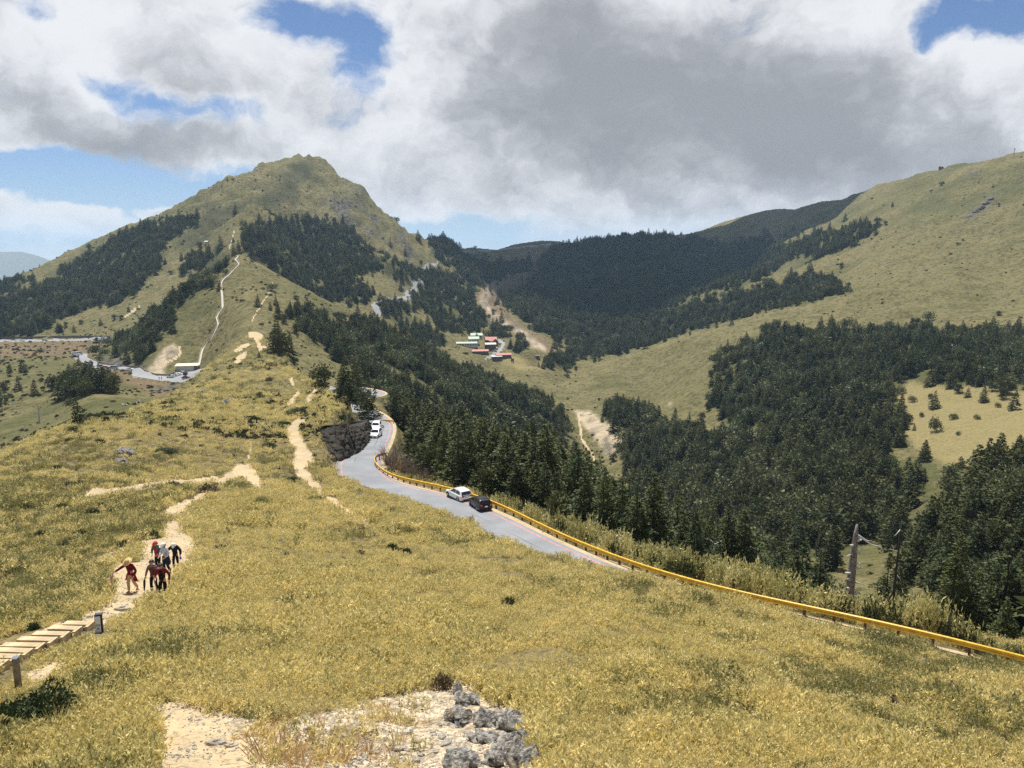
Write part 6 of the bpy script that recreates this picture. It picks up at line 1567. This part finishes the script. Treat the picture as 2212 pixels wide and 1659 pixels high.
skin_obj('pouch', [((0, 0, 0), .05), ((.03, -.03, -.10), .075), ((.08, -.05, -.13), .05)], [(0, 1), (1, 2)], 'purple_cloth', q); MB().tube([(0, 0, .0), (-.02, .0, .05), (.0, 0, .08)], .012, 6).build('strap', MAT['purple_cloth'], q)
# tiny people by the car park rail
for i, (ox, oy, m, lab) in enumerate([(344, 820, 'navy_cloth', 'tiny person in dark clothes standing by the car park barrier, left one'), (349, 820, 'dark_red_sleeve', 'tiny person in a dark red top standing by the car park barrier, right one')]):
    g = hit(ox, oy, 350); o = empty('person', g, 0, 1.05, lab, 'person', 'people by the car park barrier')
    skin_obj('body', [((0, 0, .9), .13), ((0, 0, 1.3), .14), ((0, 0, 1.45), .06), ((0, 0, 1.6), .1), ((-.09, 0, .45), .08), ((-.1, 0, .05), .06), ((.09, 0, .45), .08), ((.1, 0, .05), .06), ((-.25, 0, 1.1), .05), ((-.26, -.05, .85), .04), ((.25, 0, 1.1), .05), ((.26, -.05, .85), .04)],
             [(0, 1), (1, 2), (2, 3), (0, 4), (4, 5), (0, 6), (6, 7), (1, 8), (8, 9), (1, 10), (10, 11)], 'skin', o, sub=1)
    skin_obj('coat', [((0, 0, .8), .15), ((0, 0, 1.32), .16), ((-.25, 0, 1.1), .065), ((.25, 0, 1.1), .065)], [(0, 1), (1, 2), (1, 3)], m, o, sub=1); skin_obj('trousers', [((0, 0, .88), .14), ((-.09, 0, .45), .09), ((-.1, 0, .1), .075), ((.09, 0, .45), .09), ((.1, 0, .1), .075)], [(0, 1), (1, 2), (0, 3), (3, 4)], 'black_cloth', o, sub=1)
# ------------------------------------------------------------------ sky, sun, air
HAZE = 0.00008
SUN_EL, SUN_AZ = rad(68), rad(-16)         # azimuth from straight ahead, negative to the left
sd = Vector((math.sin(SUN_AZ) * math.cos(SUN_EL), math.cos(SUN_AZ) * math.cos(SUN_EL), math.sin(SUN_EL)))
L = bpy.data.lights.new('sun', 'SUN'); L.energy = 5.0; L.angle = rad(.5); L.color = (1, .955, .87)
so = link(bpy.data.objects.new('sun', L)); so.rotation_euler = sd.to_track_quat('Z', 'Y').to_euler(); so.location = (0, 0, 900)
def build_world():
    w = bpy.data.worlds.new('World'); SC.world = w; w.use_nodes = True
    T = NT(w.node_tree); bg = w.node_tree.nodes['Background']
    sky = T.n('ShaderNodeTexSky', sky_type='NISHITA'); sky.sun_disc = False; sky.sun_elevation = SUN_EL; sky.sun_rotation = SUN_AZ
    sky.altitude = 3200; sky.air_density = 1.0; sky.dust_density = .8; sky.ozone_density = 1.5
    D = T.n('ShaderNodeTexCoord').outputs['Generated']
    sp = T.n('ShaderNodeSeparateXYZ'); T.l(D, sp.inputs[0])
    az = T.math('ARCTAN2', sp.outputs[0], sp.outputs[1]); el = T.math('ARCSINE', sp.outputs[2])
    cb = T.n('ShaderNodeCombineXYZ'); T.l(az, cb.inputs[0]); T.l(el, cb.inputs[1])
    A = cb.outputs[0]
    # billows: warp, then several scales
    wn = T.n('ShaderNodeTexNoise'); wn.inputs['Scale'].default_value = 7; wn.inputs['Detail'].default_value = 5; wn.inputs['Roughness'].default_value = .6; T.l(A, wn.inputs['Vector'])
    wv = T.n('ShaderNodeVectorMath', operation='MULTIPLY_ADD'); T.l(wn.outputs['Color'], wv.inputs[0]); wv.inputs[1].default_value = (.13, .10, 0); 
    off = T.n('ShaderNodeVectorMath', operation='SUBTRACT'); T.l(A, off.inputs[0]); off.inputs[1].default_value = (.065, .05, 0); T.l(off.outputs[0], wv.inputs[2])
    W = wv.outputs[0]
    n1 = T.noise(T.vscale(W, (1, 1.5, 1)), 9, 9, .58); n2 = T.noise(T.vscale(W, (1, 1.3, 1)), 26, 7, .6); n3 = T.noise(T.vscale(A, (1, 1.6, 1)), 3.2, 5, .5)
    def blob(ox, oy, rx, ry, amp):
        p, s = ps(ox, oy); a0 = math.atan(p); e0 = math.atan(-s * math.cos(a0))
        q = T.n('ShaderNodeVectorMath', operation='SUBTRACT'); T.l(W, q.inputs[0]); q.inputs[1].default_value = (a0, e0, 0)
        v = T.vscale(q.outputs[0], (1685 / rx, 1685 / ry, 0)); ln = T.n('ShaderNodeVectorMath', operation='LENGTH'); T.l(v, ln.inputs[0])
        return T.math('MULTIPLY', T.ramp(ln.outputs[1], 0, 1.0, 1, 0), amp)
    def total(L, base):
        t = base
        for b in L: t = T.math('ADD', t, blob(*b))
        return t
    cover = total(COVER, T.math('ADD', T.math('MULTIPLY', T.math('SUBTRACT', n1, .5), 1.7), T.math('ADD', T.math('MULTIPLY', T.math('SUBTRACT', n2, .5), .8), .52)))
    cover = T.math('SUBTRACT', cover, T.math('MULTIPLY', T.ramp(el, .42, .75), .9))
    alpha = T.ramp(cover, -.12, .58)
    shade = total(SHADE, T.math('ADD', T.math('MULTIPLY', T.math('SUBTRACT', n1, .5), -2.3), T.math('ADD', T.math('MULTIPLY', T.math('SUBTRACT', n3, .5), 1.2), T.math('MULTIPLY', T.math('SUBTRACT', n2, .5), -.85))))
    thick = T.ramp(cover, .2, 1.4, -.34, .26, 'LINEAR')
    sh = T.ramp(T.math('ADD', T.math('ADD', shade, thick), .42), 0, 1)
    cr = T.n('ShaderNodeValToRGB'); T.l(sh, cr.inputs[0]); e = cr.color_ramp.elements
    e[0].color = (*CL[0], 1); e[1].color = (*CL[3], 1); q = e.new(.3); q.color = (*CL[1], 1); q = e.new(.62); q.color = (*CL[2], 1)
    skyc = T.n('ShaderNodeVectorMath', operation='MULTIPLY'); T.l(sky.outputs[0], skyc.inputs[0]); skyc.inputs[1].default_value = SKYTINT
    hz = T.math('MULTIPLY', T.ramp(el, -.02, .16, 1, 0), .55)
    blue = T.mix(hz, skyc.outputs[0], HORIZON)
    T.l(T.mix(alpha, blue, cr.outputs[0]), bg.inputs[0]); bg.inputs[1].default_value = .09
# cloud banks and blue gaps by bearing: x, y, half widths, weight
COVER = [(1450,230,700,300,.55),(250,180,420,260,.45),(950,350,300,120,.5),(480,140,300,180,.35),(1300,420,500,110,.45),(2000,250,400,260,.5),(1120,40,300,120,.3),
 (215,140,90,80,-.55),(280,205,110,75,-.95),(430,245,150,55,-.85),(650,45,110,75,-1.0),(775,75,90,100,-1.1),(60,10,70,50,-.6),(760,180,80,60,-.5),(330,390,520,75,-1.15),(100,380,260,90,-1.0),(960,500,260,60,-.9),(1120,470,140,40,-.35),
 (2130,55,150,90,-1.2),(2010,70,80,60,-.5),(180,480,130,45,1.1),(360,432,75,28,1.0),(0,455,60,30,.6),(300,520,400,50,-.6),(560,250,110,45,-.45),(-30,470,300,60,-.35)]
SHADE = [(1500,230,600,240,.42),(1250,130,330,200,.28),(1800,330,420,170,.25),(1000,240,200,160,.2),(300,320,360,70,.25),(150,100,300,130,-.25),(560,120,220,120,-.2),(900,330,220,100,-.35),(2050,170,200,100,-.3),(1300,400,240,70,-.25),(1750,60,260,70,-.15),(180,470,140,40,-.4)]
CL = [(7.1, 7.2, 7.4), (5.5, 5.6, 5.85), (4.0, 4.1, 4.32), (2.8, 2.9, 3.1)]
SKYTINT = (.72, .78, .86); HORIZON = (3.9, 4.7, 6.0)
build_world()
vs = SC.view_settings; vs.view_transform = 'Standard'; vs.look = 'None'; vs.exposure = .45; vs.gamma = 1; vs.use_curve_mapping = False
SC.cycles.use_denoising = False
SC.cycles.max_bounces = 6; SC.cycles.transparent_max_bounces = 4; SC.cycles.volume_bounces = 0
# the air between here and the far range
hz = bpy.data.materials.new('thin_haze'); hz.use_nodes = True; nt = hz.node_tree; nt.nodes.clear()
ou = nt.nodes.new('ShaderNodeOutputMaterial'); pv = nt.nodes.new('ShaderNodeVolumePrincipled'); nt.links.new(pv.outputs[0], ou.inputs['Volume'])
pv.inputs['Density'].default_value = HAZE; pv.inputs['Color'].default_value = (.50, .74, 1.0, 1); pv.inputs['Anisotropy'].default_value = .2
hb = MB().box((-1500, 5000, -430), (17000, 10400, 1300)).build('haze', hz); hb['kind'] = 'stuff'

# clouds overhead, above the picture, whose shade lies on the head of the valley and parts of the peaks
cm, T, B = new_mat('cloud_white', 1.0, 0.0); B.inputs['Base Color'].default_value = (.9, .9, .92, 1)
for i, (gx, gy, gzz, rx, ry) in enumerate([(150, 1640, 20, 330, 420), (620, 1640, 70, 260, 250)]):
    rng = np.random.default_rng(900 + i); bm = bmesh.new(); bmesh.ops.create_icosphere(bm, subdivisions=5, radius=1)
    V = np.array([v.co[:] for v in bm.verts]); d = 1 + .42 * fbm(V[:, 0] + V[:, 2] * .7 + 9 * i, V[:, 1] + V[:, 2] * .4, .55, 5, 140 + i); V = V * d[:, None]; V[:, 2] = np.where(V[:, 2] < 0, V[:, 2] * .35, V[:, 2])
    for v, c in zip(bm.verts, V): v.co = c
    me = bpy.data.meshes.new('cloud'); bm.to_mesh(me); bm.free(); me.materials.append(cm); me.polygons.foreach_set('use_smooth', [True] * len(me.polygons))
    t = (1300 - gzz) / sd.z; o = link(bpy.data.objects.new('cloud', me)); o.location = (gx + sd.x * t, gy + sd.y * t, 1300); o.scale = (rx, ry, 90); o['kind'] = 'stuff'
# ------------------------------------------------------------------ camera
cam = bpy.data.cameras.new('camera'); cam_ob = bpy.data.objects.new('camera', cam); COL.objects.link(cam_ob)
cam.sensor_fit = 'HORIZONTAL'; cam.sensor_width = 36.0; cam.lens = 36.0 * F / 1024
cam.clip_start = 0.1; cam.clip_end = 60000
cam_ob.location = (0, 0, 0); cam_ob.rotation_euler = (math.pi / 2 - TH, 0, 0)
SC.camera = cam_ob
